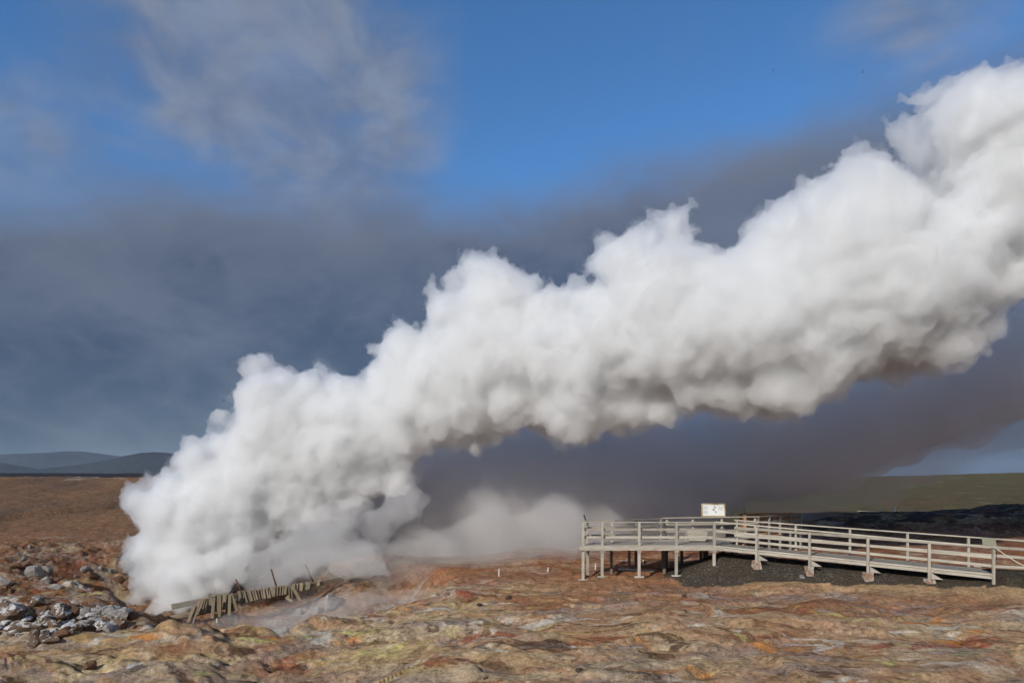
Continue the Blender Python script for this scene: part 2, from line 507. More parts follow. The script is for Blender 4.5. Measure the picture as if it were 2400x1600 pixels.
    h = h + lk * (.4 * rk + .4 * rk2 - .1) - .42 * sm(-11.6, -13.4, x) * sm(31, 27, y) * sm(20, 22.5, y)
    h = h - .2 * np.exp(-(((x + 9.7) / 2.8) ** 2 + ((y - 22.3) / 2.2) ** 2))
    h = h + .42 * np.exp(-(((x + 17.0) / 2.2) ** 2 + ((y - 24.4) / 1.5) ** 2)) + .0 * np.exp(-(((x + 13.2) / 1.6) ** 2 + ((y - 23.6) / 1.0) ** 2))
    # right: dark earth bank, then the long grass slope
    wr = sm(2, 14, x)
    h = h + wr * .45 * sm(40, 56, y)
    topz = np.interp(x, [16, 22, 31, 37, 55], [1.0, 1.05, 1.25, 1.7, 2.2]).astype(np.float32)
    bank = np.exp(-np.maximum(np.abs(y - 50.5) - 1.2, 0) ** 2 / 3.2)
    h = h + wr * bank * (topz + .17 * fbm(x * .9, y * .5, 12, 4, .5, True)) * sm(17, 22, x)
    h = h + wr * 6.3 * lin(58, 235, y) * np.interp(x / np.maximum(y, 1), [.42, .76], [.74, 1.1]).astype(np.float32) - wr * 2.5 * lin(240, 420, y)
    h = h + wr * .5 * fbm(x * .03, y * .03, 13, 3) * sm(75, 110, y)
    # gravel bank under the ramp
    R, g, s, q = gravel_amt(x, y)
    base = h
    hg = np.where(g > 0, base * (1 - g) + R * g, base) + .05 * fbm(x * 3, y * 3, 14, 4) * np.minimum(g * 4, 1)
    h = np.where(g > 0, hg, h)
    # keep soil clear of the ramp boards
    fl = ramp_z(s) - .34
    on = (s > -.2) & (s < RLEN + .3) & (q > -.4) & (q < 3.2)
    h = np.where(on, np.minimum(h, fl), h)
    past = (s >= RLEN + .3) & (q > -.3) & (q < 3.0) & (s < 20)
    h = np.where(past, np.clip(h, .66, .72), h)
    # lava field to the left, far off
    fl_ = 1 - sm(-60, 30, x)
    h = h + fl_ * sm(170, 230, y) * (-1.5 + 8.5 * lin(220, 520, y) + 1.2 * fbm(x * .03, y * .03, 50, 5, .6, True))
    if detail:
        h = h + .035 * fbm(x * 2.6, y * 2.6, 20, 3) * near + (.05 * np.abs(fbm(x * 2.1, y * 2.1, 23, 3)) + .02 * fbm(x * 5, y * 5, 24, 2)) * sm(3, -5, x) * (1 - sm(26, 40, y))
    return h


def build_ground():
    d = np.concatenate([np.linspace(2.0, 12, 40, endpoint=False), 12 * np.exp(np.arange(0, math.log(62.0), .0052))])
    u = np.concatenate([np.linspace(-2.2, -.95, 30, endpoint=False), np.linspace(-.95, .95, 640), np.linspace(.95, 2.2, 31)[1:]])
    D, U = np.meshgrid(d, u, indexing='ij')
    X = (D * U).ravel().astype(np.float32); Y = D.ravel().astype(np.float32)
    H = height(X, Y)
    nr, nc = len(d), len(u)
    idx = np.arange(nr * nc).reshape(nr, nc)
    quads = np.stack([idx[:-1, :-1], idx[:-1, 1:], idx[1:, 1:], idx[1:, :-1]], -1).reshape(-1, 4)
    co = np.stack([X, Y, H], 1)
    o = big_mesh('ground', co, quads, M_GROUND)
    # ---------------- colours of the soil itself
    def C(*c): return np.array(c, dtype=np.float32)
    wx = X + 1.5 * fbm(X * .2, Y * .2, 90, 3); wy = Y + 1.5 * fbm(X * .2 + 9, Y * .2, 91, 3)
    n1 = fbm(wx * .16, wy * .22, 60, 4); n2 = fbm(wx * .45, wy * .6, 61, 4); n3 = fbm(wx * .35, wy * .5, 62, 5, .6)
    n4 = fbm(wx * .5 + 7, wy * .8, 63, 5, .6); n5 = fbm(wx * .9, wy * 1.4, 64, 4, .6); n6 = fbm(wx * .3 - 4, wy * .45, 65, 4)
    col = np.tile(C(.30, .135, .07), (len(X), 1))

    def lay(c, w):
        nonlocal col
        w = np.clip(w, 0, 1)[:, None]
        col = col * (1 - w) + np.asarray(c, dtype=np.float32) * w
    fg = 1 - sm(27, 33, Y)
    tan_w = sm(-.25, .25, n1 + .35 * sm(25, 17, Y))
    lay(C(.45, .29, .165), tan_w * fg * .9)
    lay(C(.36, .24, .13), sm(.05, .35, n6) * fg * sm(3, -3, X))
    lay(C(.48, .34, .165), sm(-.05, .22, n2) * fg * sm(6, -6, X) * .8)
    # yellow-orange face of the left mound
    ym = np.exp(-(((X + 11.3) / 1.6) ** 2 + ((Y - 20.3) / 1.3) ** 2))
    lay(C(.42, .27, .08), ym * 1.1 * sm(-.35, .1, n5))
    lay(C(.4, .18, .055), np.exp(-(((X + 10.0) / 1.0) ** 2 + ((Y - 21.2) / .8) ** 2)) * .9)
    lay(C(.27, .05, .025), np.exp(-(((X + 6.1) / .9) ** 2 + ((Y - 18.2) / .9) ** 2)) * .65 * sm(-.3, .2, n5))
    # sandy bank in front of the ramp, brown plain around it
    plain_w = sm(-1, 6, X - (26 - Y) * .4) * sm(21.5, 25, Y + .8 * n1 * 3)
    lay(C(.30, .15, .078), plain_w * .85)
    lay(C(.36, .3, .27), sm(.12, .3, n4 + .1 * n1) * plain_w * (1 - sm(27, 29, Y)) * .7)
    s_ = (X - RA.x) * RU.x + (Y - RA.y) * RU.y; q_ = (X - RA.x) * RN.x + (Y - RA.y) * RN.y
    sand = sm(-4.2, -1.2, q_ + .5 * n2) * (1 - sm(.2, .9, q_)) * sm(-1.5, 1.5, s_)
    lay(C(.44, .29, .155), sand)
    # pit: grey, pale
    sd = poly_sd(wx * .25 + X * .75, wy * .25 + Y * .75, PIT)
    lay(C(.27, .20, .15), sm(.3, 2.5, sd) * .9)
    lay(C(.35, .33, .29), sm(.3, 2.5, sd) * sm(-.05, .25, n2))
    # behind and around the platform: red-brown
    bk = sm(32, 34, Y) * sm(-4, 0, X) * (1 - sm(48, 54, Y))
    lay(C(.25, .095, .045), bk)
    lay(C(.36, .22, .12), bk * sm(.1, .3, n5) * .8)
    lay(C(.27, .2, .17), bk * sm(.2, .35, n4) * .7)
    # left rocky wall and brown hill
    wl = 1 - sm(-6, 4, X)
    wall = np.clip(sm(33, 39, Y) * (1 - sm(44.5, 48, Y + 4 * n1)) * wl + sm(-10.8, -12.6, X + .4 * n2) * sm(20.3, 21.8, Y) * (1 - sm(34, 40, Y)), 0, 1)
    lay(C(.22, .10, .05), wall)
    lay(C(.27, .12, .055), wall * sm(.0, .3, n5) * .7)
    lay(C(.24, .2, .16), wall * sm(.05, .3, n4) * .85)
    lay(C(.35, .27, .16), wall * sm(.15, .35, n2) * .7)
    lay(C(.13, .055, .03), wall * sm(.12, .32, n3) * .8)
    nb = fbm(X * .12, Y * .05, 70, 4)
    bh = wl * sm(44.5, 48.5, Y + 5 * n1)
    lay(C(.185, .108, .062), bh); lay(C(.14, .09, .06), bh * sm(.0, .3, nb)); lay(C(.24, .13, .068), bh * sm(.05, .3, -nb) * .7)
    lay(C(.42, .36, .30), wl * sm(79, 84, Y) * (1 - sm(96, 104, Y)) * sm(.05, .25, fbm(X * .22, Y * .5, 72, 4)) * .85)
    lay(C(.08, .07, .03), wl * sm(96, 108, Y)); lay(C(.028, .026, .027), (1 - sm(-40, 40, X)) * sm(150, 200, Y))
    # right: bank and grass slope
    wr = sm(4, 14, X)
    lay(C(.2, .085, .04), wr * sm(38, 46, Y) * (1 - sm(50, 52, Y)))
    lay(C(.035, .03, .028), wr * sm(46.5, 48.5, Y + .8 * n2) * (1 - sm(53, 54.5, Y)) * sm(16, 20, X))
    gs = sm(53, 55, Y) * wr
    gn = fbm(X * .08, Y * .05, 74, 5, .6); gn2 = fbm(X * .5, Y * .12, 75, 4, .6)
    lay(C(.115, .088, .046), gs); lay(C(.112, .104, .045), gs * sm(.0, .3, gn)); lay(C(.14, .095, .055), gs * sm(.05, .35, -gn) * .8)
    lay(C(.33, .31, .25), gs * sm(.34, .5, gn2) * .5); lay(C(.07, .06, .03), gs * sm(.1, .4, -gn2) * .6)
    # gravel
    R, g, s, q = gravel_amt(X, Y)
    gm = sm(.03, .09, g + .05 * n5) * (1 - sm(4.0, 4.6, q))
    lay(C(.052, .046, .04), gm); lay(C(.035, .037, .042), gm * sm(-.1, .25, n5)); lay(C(.085, .07, .045), gm * sm(.15, .4, n4))
    past = (s > RLEN + .2) & (q > .1) & (q < 2.7)
    lay(C(.27, .25, .21), past * 1.0)
    crust = np.clip(.06 + .34 * sm(.0, .35, fbm(wx * .35 + 3, wy * .55, 80, 4)) * fg + .3 * wall * sm(-.1, .3, n2) , 0, 1)
    crust = crust * (1 - .9 * gm) * (1 - .8 * sand) * (1 - sm(60, 70, Y)) * (1 - .8 * bh) * (1 - .5 * plain_w) + .06
    crust = np.where(gm > .5, .0, crust)
    fgw = np.clip(fg * (1 - .9 * sand) * (1 - .62 * plain_w) * (1 - sm(.2, 1.5, sd)) + .35 * bk + .25 * wall, 0, 1) * (1 - past)
    aux = np.stack([crust, np.clip(.55 * fg + .9 * wall + .35, 0, 1) * (1 - gm), fgw, gm], 1)
    me = o.data
    a = me.color_attributes.new('Col', 'FLOAT_COLOR', 'POINT')
    a.data.foreach_set('color', np.concatenate([np.clip(col, .01, .9), np.ones((len(X), 1))], 1).astype(np.float32).ravel())
    a = me.color_attributes.new('Aux', 'FLOAT_COLOR', 'POINT')
    a.data.foreach_set('color', aux.astype(np.float32).ravel())
    tag(o, 'mineral-stained clay and gravel ground', None, None, 'structure')
    return o


def hz(x, y):
    return float(height(np.array([x]), np.array([y]))[0])


def build_far():
    m, nt, N, L = new_mat('far_plain')
    tc = N.new('ShaderNodeTexCoord'); n = noise_node(nt, tc.outputs['Object'], .004, 6, .6)
    principled(nt, ramp(nt, n, [(.3, (.03, .03, .03)), (.7, (.06, .055, .045))]), .95, .1)
    o = mesh_obj('terrain', [(-7000, -300, -3), (7000, -300, -3), (7000, 7000, -3), (-7000, 7000, -3)], [(0, 1, 2, 3)], m)
    tag(o, 'dark far plain', None, None, 'structure')
    mh, nt, N, L = new_mat('far_hills')
    tc = N.new('ShaderNodeTexCoord'); n = noise_node(nt, tc.outputs['Object'], .006, 7, .62)
    n2 = noise_node(nt, tc.outputs['Object'], .03, 5, .6)
    principled(nt, ramp(nt, n, [(.3, (.03, .035, .042)), (.7, (.055, .06, .066))]), .95, .1, bump(nt, n2, .8, 12))

    def ridge(Z, depth, pts, seed, rough, name):
        xs = np.linspace(-1.25, 1.25, 260) * Z
        prof = np.interp(xs / Z * FPX + CX, [p[0] for p in pts], [(CY - p[1]) / FPX * Z + EYE for p in pts])
        rows = []
        k = np.linspace(0, 1, 40)
        for t in k:
            y = Z - depth * .55 + depth * t + 0 * xs
            env = np.sin(math.pi * min(1, t * 1.0)) ** .8 if 0 < t < 1 else 0
            z = prof * env
            z = z + rough * env * fbm(xs / depth * 3.0, y / depth * 3.0, seed, 5, .55, True) * .5 - 4 * (env == 0)
            rows.append(np.stack([xs, y, z], 1))
        co = np.concatenate(rows); nr, nc = len(k), len(xs)
        idx = np.arange(nr * nc).reshape(nr, nc)
        quads = np.stack([idx[:-1, :-1], idx[:-1, 1:], idx[1:, 1:], idx[1:, :-1]], -1).reshape(-1, 4)
        o = big_mesh(name, co, quads, mh)
        tag(o, 'dark blue mountain ridge far behind the steam', None, None, 'structure')
    ridge(4200, 1600, [(-900, 1090), (0, 1074), (60, 1070), (160, 1063), (210, 1062), (300, 1074), (420, 1078), (700, 1085), (1200, 1095), (2000, 1118), (3400, 1125)], 3, 26, 'mountains')
    ridge(2300, 700, [(-900, 1086), (-200, 1082), (0, 1086), (40, 1094), (90, 1106), (150, 1102), (250, 1090), (320, 1075), (385, 1061), (430, 1072), (520, 1090), (700, 1104), (1200, 1118), (3400, 1127)], 5, 14, 'hills')


# ------------------------------------------------------------------ steam
def puffs(poly2352, Zc, Zs, n, rmin, rmax, Dmax, seed, shrink=.92, edge_pow=1.0):
    """spheres that fill an outlined body of steam; the outline is carried to its real distance Zc(px)"""
    rng = np.random.default_rng(seed)
    poly = [(a * 2400 / 2352, b * 2400 / 2352) for a, b in poly2352]
    xs = [p[0] for p in poly]; ys = [p[1] for p in poly]
    # metric plane coordinates
    def met(px, py):
        Z = Zc(px)
        return (px - CX) / FPX * Z, EYE - (py - CY) / FPX * Z, Z
    mp = [met(*p)[:2] for p in poly]
    out = []
    tries = 0
    while len(out) < n and tries < 200:
        tries += 1
        px = rng.uniform(min(xs), max(xs), 4000); py = rng.uniform(min(ys), max(ys), 4000)
        Z = Zc(px); X = (px - CX) / FPX * Z; H = EYE - (py - CY) / FPX * Z
        d = poly_sd(X, H, mp)
        for i in np.nonzero(d > rmin)[0]:
            r = min(d[i] * shrink, rmax) * rng.uniform(.75, 1.0)
            if rng.random() > (rmin / r) ** edge_pow and d[i] < 1.6 * rmax: continue
            D = max(min(d[i] * 1.6, Dmax), r * 1.1)
            hd = math.sqrt(max(Dmax * Dmax - (Dmax - min(d[i], Dmax)) ** 2, 0)) * (Zs(px[i]) if callable(Zs) else Zs)
            zo = rng.uniform(-1, 1); zo = math.copysign(abs(zo) ** .6, zo) * max(hd - r * .8, 0)
            out.append((X[i], Z[i] + zo, H[i], r))
            if len(out) >= n: break
    return out


ICO = None


def spheres_mesh(name, sph):
    global ICO
    if ICO is None:
        bm = bmesh.new(); bmesh.ops.create_icosphere(bm, subdivisions=3, radius=1)
        ICO = (np.array([v.co[:] for v in bm.verts], dtype=np.float32), np.array([[v.index for v in f.verts] for f in bm.faces], dtype=np.int32))
        bm.free()
    V, F = ICO
    S = np.array(sph, dtype=np.float32)
    co = (V[None] * S[:, None, 3:4] + S[:, None, :3]).reshape(-1, 3)
    fa = (F[None] + (np.arange(len(S)) * len(V))[:, None, None]).reshape(-1, 3)
    return big_mesh(name, co, fa, None)


def volume_mat(name, dens, col=(.955, .955, .955), aniso=0.0):
    m, nt, N, L = new_mat(name)
    v = N.new('ShaderNodeVolumePrincipled'); v.inputs['Density'].default_value = dens
    v.inputs['Color'].default_value = tuple(col) + (1,); v.inputs['Anisotropy'].default_value = aniso
    o = N.new('ShaderNodeOutputMaterial'); L.new(v.outputs[0], o.inputs['Volume'])
    return m


def remeshed(name, sph, voxel, minv=700, mesh=None):
    o = spheres_mesh(name, sph) if mesh is None else big_mesh(name, mesh[0], mesh[1], None)
    md = o.modifiers.new('r', 'REMESH'); md.mode = 'VOXEL'; md.voxel_size = voxel; md.adaptivity = 0
    dg = bpy.context.evaluated_depsgraph_get()
    me = bpy.data.meshes.new_from_object(o.evaluated_get(dg))
    bpy.data.objects.remove(o)
    n = len(me.vertices)
    co = np.empty(n * 3, dtype=np.float32); me.vertices.foreach_get('co', co); co = co.reshape(-1, 3)
    no = np.empty(n * 3, dtype=np.float32); me.vertex_normals.foreach_get('vector', no); no = no.reshape(-1, 3)
    nl = len(me.loops)
    li = np.empty(nl, dtype=np.int32); me.loops.foreach_get('vertex_index', li)
    quads = li.reshape(-1, 4)
    bpy.data.meshes.remove(me)
    # keep only bodies of some size
    lab = np.arange(n)
    a = quads.ravel(); b = np.roll(quads, -1, axis=1).ravel()
    for _ in range(200):
        m = np.minimum(lab[a], lab[b]); old = lab.copy()
        np.minimum.at(lab, a, m); np.minimum.at(lab, b, m)
        lab = lab[lab]; lab = lab[lab]
        if np.array_equal(old, lab): break
    cnt = np.bincount(lab, minlength=n)
    keep = cnt[lab] > minv
    new = np.cumsum(keep) - 1
    quads = new[quads[keep[quads[:, 0]]]].astype(np.int32)
    return co[keep], no[keep], quads


def billow(co, scale, seed, oct=3, gain=.5):
    s, a, t = 0, 1.0, 0
    p = co / scale
    for i in range(oct):
        s = s + a * (np.abs(noise3(p, seed + i)) * 2 - .55); t += a
        p = p * 2.1 + 5.3; a *= gain
    return s / t


def relax(co, quads, it=2):
    n = len(co)
    e = np.concatenate([quads[:, [0, 1]], quads[:, [1, 2]], quads[:, [2, 3]], quads[:, [3, 0]]])
    cnt = np.bincount(e[:, 0], minlength=n) + np.bincount(e[:, 1], minlength=n)
    for _ in range(it):
        acc = np.stack([np.bincount(e[:, 0], weights=co[e[:, 1], k], minlength=n) + np.bincount(e[:, 1], weights=co[e[:, 0], k], minlength=n) for k in range(3)], 1)
        co = co * .5 + .5 * (acc / cnt[:, None])
    return co.astype(np.float32)


def normals(co, quads):
    d1 = co[quads[:, 2]] - co[quads[:, 0]]; d2 = co[quads[:, 3]] - co[quads[:, 1]]
    fn = np.cross(d1, d2)
    no = np.zeros_like(co)
    for k in range(3):
        for c in range(4):
            no[:, k] += np.bincount(quads[:, c], weights=fn[:, k], minlength=len(co))
    return no / (np.linalg.norm(no, axis=1, keepdims=True) + 1e-9)


PLUME = [(318, 1462), (296, 1400), (294, 1330), (288, 1250), (296, 1190), (276, 1150), (300, 1095), (350, 1085), (395, 1060), (430, 1010), (475, 995), (472, 960), (503, 930),
         (510, 880), (503, 855), (520, 805), (560, 790), (610, 805), (650, 835), (735, 835), (760, 850), (795, 845), (838, 860), (842, 800), (880, 765), (915, 738), (975, 735),
         (955, 695), (985, 650), (1035, 595), (1070, 568), (1130, 572), (1165, 605), (1215, 620), (1252, 655), (1260, 670), (1320, 632), (1360, 575), (1440, 535), (1470, 500), (1540, 475), (1590, 470),
         (1606, 520), (1604, 550), (1638, 592), (1690, 540), (1750, 480), (1790, 440), (1870, 405), (1900, 365), (1960, 348), (2010, 370), (2060, 410), (2120, 470), (2105, 390), (2085, 320), (2022, 270), (2030, 235),
         (2100, 222), (2180, 190), (2250, 165), (2285, 135), (2310, 170), (2420, 120), (2500, 90), (2500, 560), (2352, 660), (2320, 735), (2260, 810), (2195, 880), (2120, 870), (2005, 868), (1955, 905), (1875, 955), (1790, 980), (1700, 970),
         (1620, 955), (1560, 985), (1480, 1000), (1400, 1005), (1345, 1030), (1300, 1050), (1252, 1026), (1215, 1000), (1170, 1010), (1110, 1045), (1015, 1045), (990, 1090), (935, 1150), (870, 1160), (800, 1180),
         (765, 1205), (700, 1225), (655, 1265), (620, 1310), (575, 1350), (510, 1390), (455, 1420), (440, 1468)]
def zc_plume(px): return np.interp(px, [250, 450, 700, 1000, 1250, 1700, 2500], [36.0, 37.2, 38.0, 37.0, 34.5, 30.5, 27.5])


def build_steam():
    sp = puffs(PLUME, zc_plume, lambda p: np.interp(p, [300, 900, 1300], [.55, .6, .8]), 2600, .14, 1.9, 4.6, 21, .97, 1.1)
    for px, py, r in ((385, 1425, .8), (425, 1405, .85), (470, 1385, .8), (515, 1365, .75), (555, 1345, .7), (450, 1345, 1.0), (505, 1325, .9), (410, 1360, 1.0), (560, 1300, .8), (360, 1440, .6)):
        q = P(px, py, 34.9); sp.append((q.x, q.y, q.z, r))
    root = empty('steam_plume', (-19.0, 35.5, -2.2))
    tag(root, 'huge billowing white steam plume blown right from the vent', 'steam plume')
    inv = Matrix.Translation(-Vector(root.location))
    core = [(a, b, c, r - .32) for a, b, c, r in sp if r > .52]
    fringe = [(a, b, c, r * 1.03 + .05) for a, b, c, r in sp]
    for nm, S, dens, amp, vox in (('steam_fringe', fringe, .3, 1.7, .13), ('steam_edge', sp, 1.7, 1.0, .1), ('steam_body', core, 2.6, .8, .12)):
        co, no, quads = remeshed(nm, S, vox)
        co = relax(co, quads, 3); no = normals(co, quads)
        k = np.interp(co[:, 0] / co[:, 1] * FPX + CX, [300, 1200, 2400], [.8, 1.0, 1.2]).astype(np.float32) * amp
        co = co + no * np.maximum(.54 * k * billow(co, 1.25, 3, 2), -.24)[:, None]
        co = relax(co, quads, 1); no = normals(co, quads)
        co = co + no * np.maximum(.26 * k * billow(co, .45, 8, 2), -.11)[:, None]
        co, no, quads = remeshed(nm, None, vox * .85, 900, (co, quads))
        co = co + no * (.07 * amp * billow(co, .19, 12, 1))[:, None]
        o = big_mesh(nm, co, quads, volume_mat(nm, dens * .85, (.997, .997, .997), .35))
        o.parent = root; o.matrix_parent_inverse = inv
        print(nm, len(co))


VEIL = [(520, 1395), (560, 1300), (640, 1160), (800, 1030), (960, 960), (1280, 940), (1500, 940), (1700, 910), (1900, 880), (2100, 800), (2420, 650), (2430, 930), (2250, 1010), (2090, 1070), (2000, 1105),
        (1910, 1140), (1840, 1155), (1700, 1165), (1620, 1285), (1350, 1320), (1180, 1345), (1000, 1355), (820, 1335), (600, 1400)]
VEIL_THIN = [(1650, 900), (1900, 800), (2430, 620), (2430, 1045), (2250, 1065), (2180, 1110), (2080, 1150), (1960, 1190), (1800, 1225), (1680, 1200)]
GROUNDMIST = [(480, 1400), (560, 1330), (660, 1270), (760, 1240), (880, 1240), (980, 1210), (1060, 1185), (1120, 1130), (1180, 1170), (1270, 1130), (1360, 1180), (1440, 1260), (1340, 1300), (1150, 1320), (1000, 1350), (860, 1340), (700, 1350), (560, 1400)]
PITMIST = [(330, 1440), (420, 1420), (560, 1400), (700, 1375), (830, 1355), (980, 1345), (1030, 1360), (960, 1385), (860, 1400), (800, 1420), (700, 1450), (650, 1470), (600, 1460), (500, 1445)]


WISPS = [(470, 1400), (520, 1330), (560, 1260), (640, 1190), (760, 1140), (880, 1120), (960, 1100), (1000, 1160), (930, 1215), (980, 1270),
         (940, 1320), (820, 1335), (700, 1350), (560, 1390)]


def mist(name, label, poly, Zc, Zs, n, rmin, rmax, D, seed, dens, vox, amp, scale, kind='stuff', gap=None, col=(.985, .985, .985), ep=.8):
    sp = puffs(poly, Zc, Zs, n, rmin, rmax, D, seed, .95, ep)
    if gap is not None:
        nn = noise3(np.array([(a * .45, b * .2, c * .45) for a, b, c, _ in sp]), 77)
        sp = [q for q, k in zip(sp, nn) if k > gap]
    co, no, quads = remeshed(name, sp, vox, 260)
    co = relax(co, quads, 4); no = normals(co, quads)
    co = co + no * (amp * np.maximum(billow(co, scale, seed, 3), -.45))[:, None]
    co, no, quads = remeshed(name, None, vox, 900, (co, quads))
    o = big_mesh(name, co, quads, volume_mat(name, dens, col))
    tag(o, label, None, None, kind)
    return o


def build_mists():
    mist('mist', 'grey shaded steam drifting behind the platform', VEIL, lambda px: np.interp(px, [500, 1200, 1600, 1900, 2400], [43.5, 44, 43.5, 40.5, 37.5]), .75, 1700, .4, 3.0, 6.5, 5, .5, .35, 1.3, 2.4, col=(.93, .907, .89), ep=.45)  # shade partly put into the colour: darker than the white plume
    mist('mist', 'thin grey steam thinning out over the grass slope', VEIL_THIN, lambda px: np.interp(px, [1600, 2400], [43.5, 39]), .7, 900, .5, 3.0, 6.0, 9, .08, .4, 1.2, 3.0, ep=.45, col=(.85, .84, .83))  # darkened steam colour stands in for shade here
    mist('mist', 'pale steam lying low over the ground', GROUNDMIST, lambda px: np.interp(px, [480, 1400], [37.0, 38.0]), 1.0, 1300, .25, 1.6, 3.4, 6, .13, .22, 1.2, 1.3, ep=.45, col=(.975, .975, .975))
    mist('mist', 'torn wisps of steam under the white plume', WISPS, lambda px: np.interp(px, [480, 1400], [35.6, 34.8]), .6, 900, .16, .7, 2.2, 16, .34, .11, .5, .8, gap=-.06)
    mist('mist', 'thin steam filling the pit', PITMIST, lambda px: np.interp(px, [330, 1000], [25.8, 29.5]), 1.0, 900, .15, 1.0, 3.4, 7, .16, .14, .4, 1.1, ep=.5, col=(.9, .85, .82))


# ------------------------------------------------------------------ sky, light, camera
def build_haze():
    m, nt, N, L = new_mat('haze')
    v = N.new('ShaderNodeVolumePrincipled'); v.inputs['Density'].default_value = .000065; v.inputs['Color'].default_value = (.62, .78, 1, 1)
    o = N.new('ShaderNodeOutputMaterial'); L.new(v.outputs[0], o.inputs['Volume'])
    X0, X1, Y0, Y1, Z0, Z1 = -7200, 7200, -400, 7200, -6, 215
    c = [(x, y, z) for z in (Z0, Z1) for x, y in ((X0, Y0), (X1, Y0), (X1, Y1), (X0, Y1))]
    o = mesh_obj('haze', c, [(3, 2, 1, 0), (4, 5, 6, 7), (0, 1, 5, 4), (1, 2, 6, 5), (2, 3, 7, 6), (3, 0, 4, 7)], m)
    tag(o, 'thin bluish air over the plain', None, None, 'stuff')


def build_world():
    w = bpy.data.worlds.new('World'); SC.world = w; w.use_nodes = True
    nt = w.node_tree; nt.nodes.clear(); N, L = nt.nodes, nt.links
    sky = N.new('ShaderNodeTexSky'); sky.sky_type = 'NISHITA'; sky.sun_disc = False
    sky.sun_elevation = SUN_EL
    sky.sun_rotation = math.radians(180) + SUN_AZ
    sky.altitude = 300; sky.air_density = 1.0; sky.dust_density = .2; sky.ozone_density = 3.0
    tc = N.new('ShaderNodeTexCoord'); d = tc.outputs['Generated']
    sep = N.new('ShaderNodeSeparateXYZ'); L.new(d, sep.inputs[0])
    x, y, z = sep.outputs
    az = math_(nt, 'ARCTAN2', x, y); el = math_(nt, 'ARCSINE', z)
    cmb = N.new('ShaderNodeCombineXYZ'); L.new(az, cmb.inputs[0]); L.new(math_(nt, 'MULTIPLY', el, 1.6), cmb.inputs[1])
    vec = cmb.outputs[0]
    nA = noise_node(nt, vec, 2.6, 5, .5, .3); nB = noise_node(nt, vec, 7, 5, .55, .3); nC = noise_node(nt, vec, 1.3, 3, .5)

    nD = noise_node(nt, vec, 4.5, 6, .6, .25)

    def ae(px, py):
        a = math.atan((px - CX) / FPX); e = math.atan((CY - py) / FPX * math.cos(a)); return a, e

    def blob(px, py, rx, ry, w=1.0):
        a, e = ae(px, py)
        u = math_(nt, 'DIVIDE', math_(nt, 'SUBTRACT', az, a), rx / FPX)
        v = math_(nt, 'DIVIDE', math_(nt, 'SUBTRACT', el, e), ry / FPX)
        r2 = math_(nt, 'ADD', math_(nt, 'MULTIPLY', u, u), math_(nt, 'MULTIPLY', v, v))
        return math_(nt, 'MULTIPLY', math_(nt, 'EXPONENT', math_(nt, 'MULTIPLY', r2, -1.0)), w)

    def add(*a):
        s = a[0]
        for b in a[1:]: s = math_(nt, 'ADD', s, b)
        return s
    # low slate cloud bank
    edge = math_(nt, 'MULTIPLY_ADD', math_(nt, 'SUBTRACT', nA, .5), .15, el)
    edge = math_(nt, 'MULTIPLY_ADD', math_(nt, 'SUBTRACT', nB, .5), .06, edge)
    edge = math_(nt, 'SUBTRACT', edge, math_(nt, 'MULTIPLY', az, .1))
    low = smooth_node(nt, edge, .44, .345)
    grey = add(blob(520, 120, 330, 200, .95), blob(800, 90, 260, 120, .6), blob(680, 300, 260, 150, .75), blob(60, 350, 210, 110, .75), blob(850, 420, 200, 160, .55), blob(2130, 90, 190, 150, .8),
               blob(1600, 130, 110, 90, .35), blob(2350, 260, 150, 120, .3))
    gm = math_(nt, 'MULTIPLY', grey, math_(nt, 'MULTIPLY_ADD', nA, 2.2, -.25))
    gm = math_(nt, 'ADD', gm, math_(nt, 'MULTIPLY', math_(nt, 'SUBTRACT', nB, .5), math_(nt, 'MULTIPLY', grey, .7)))
    gm = smooth_node(nt, math_(nt, 'MULTIPLY_ADD', math_(nt, 'SUBTRACT', nD, .5), math_(nt, 'MULTIPLY', grey, 1.5), gm), .1, .95, 0, .85)
    # overhead and behind: broken cloud
    behind = math_(nt, 'MULTIPLY', smooth_node(nt, y, .2, -.3), smooth_node(nt, nA, .38, .58, 0, .75))
    sk = N.new('ShaderNodeMix'); sk.data_type = 'RGBA'; sk.blend_type = 'MULTIPLY'; sk.inputs[0].default_value = 1
    L.new(sky.outputs[0], sk.inputs[6]); sk.inputs[7].default_value = (.56, .93, 1.2, 1)
    skc = N.new('ShaderNodeVectorMath'); skc.operation = 'SCALE'; skc.inputs['Scale'].default_value = .122
    L.new(sk.outputs[2], skc.inputs[0])
    lowc = mix(nt, smooth_node(nt, el, .08, .36), (.04, .06, .098), (.12, .142, .197))
    lowc = mix(nt, math_(nt, 'MULTIPLY', smooth_node(nt, nA, .35, .65), .7), lowc, (.068, .088, .138))
    lowc = mix(nt, smooth_node(nt, nD, .42, .68, 0, .65), lowc, (.145, .163, .21))
    lowc = mix(nt, smooth_node(nt, nD, .48, .3, 0, .5), lowc, (.036, .052, .09))
    lowc = mix(nt, math_(nt, 'MULTIPLY', blob(900, 420, 260, 130), .6), lowc, (.08, .1, .16))
    gc = mix(nt, smooth_node(nt, nB, .35, .65), (.135, .185, .295), (.275, .305, .37))
    nE = noise_node(nt, vec, 11, 8, .62, .4)
    gc = mix(nt, smooth_node(nt, nE, .35, .65, 0, .4), gc, (.15, .185, .27))
    gm = math_(nt, 'MULTIPLY', gm, smooth_node(nt, nE, .25, .6, .72, 1.0))
    lowc = mix(nt, smooth_node(nt, edge, .3, .41, 0, .55), lowc, (.185, .205, .26))
    lowc = mix(nt, smooth_node(nt, nE, .42, .66, 0, .3), lowc, (.16, .178, .225))
    c = mix(nt, gm, skc.outputs[0], gc)
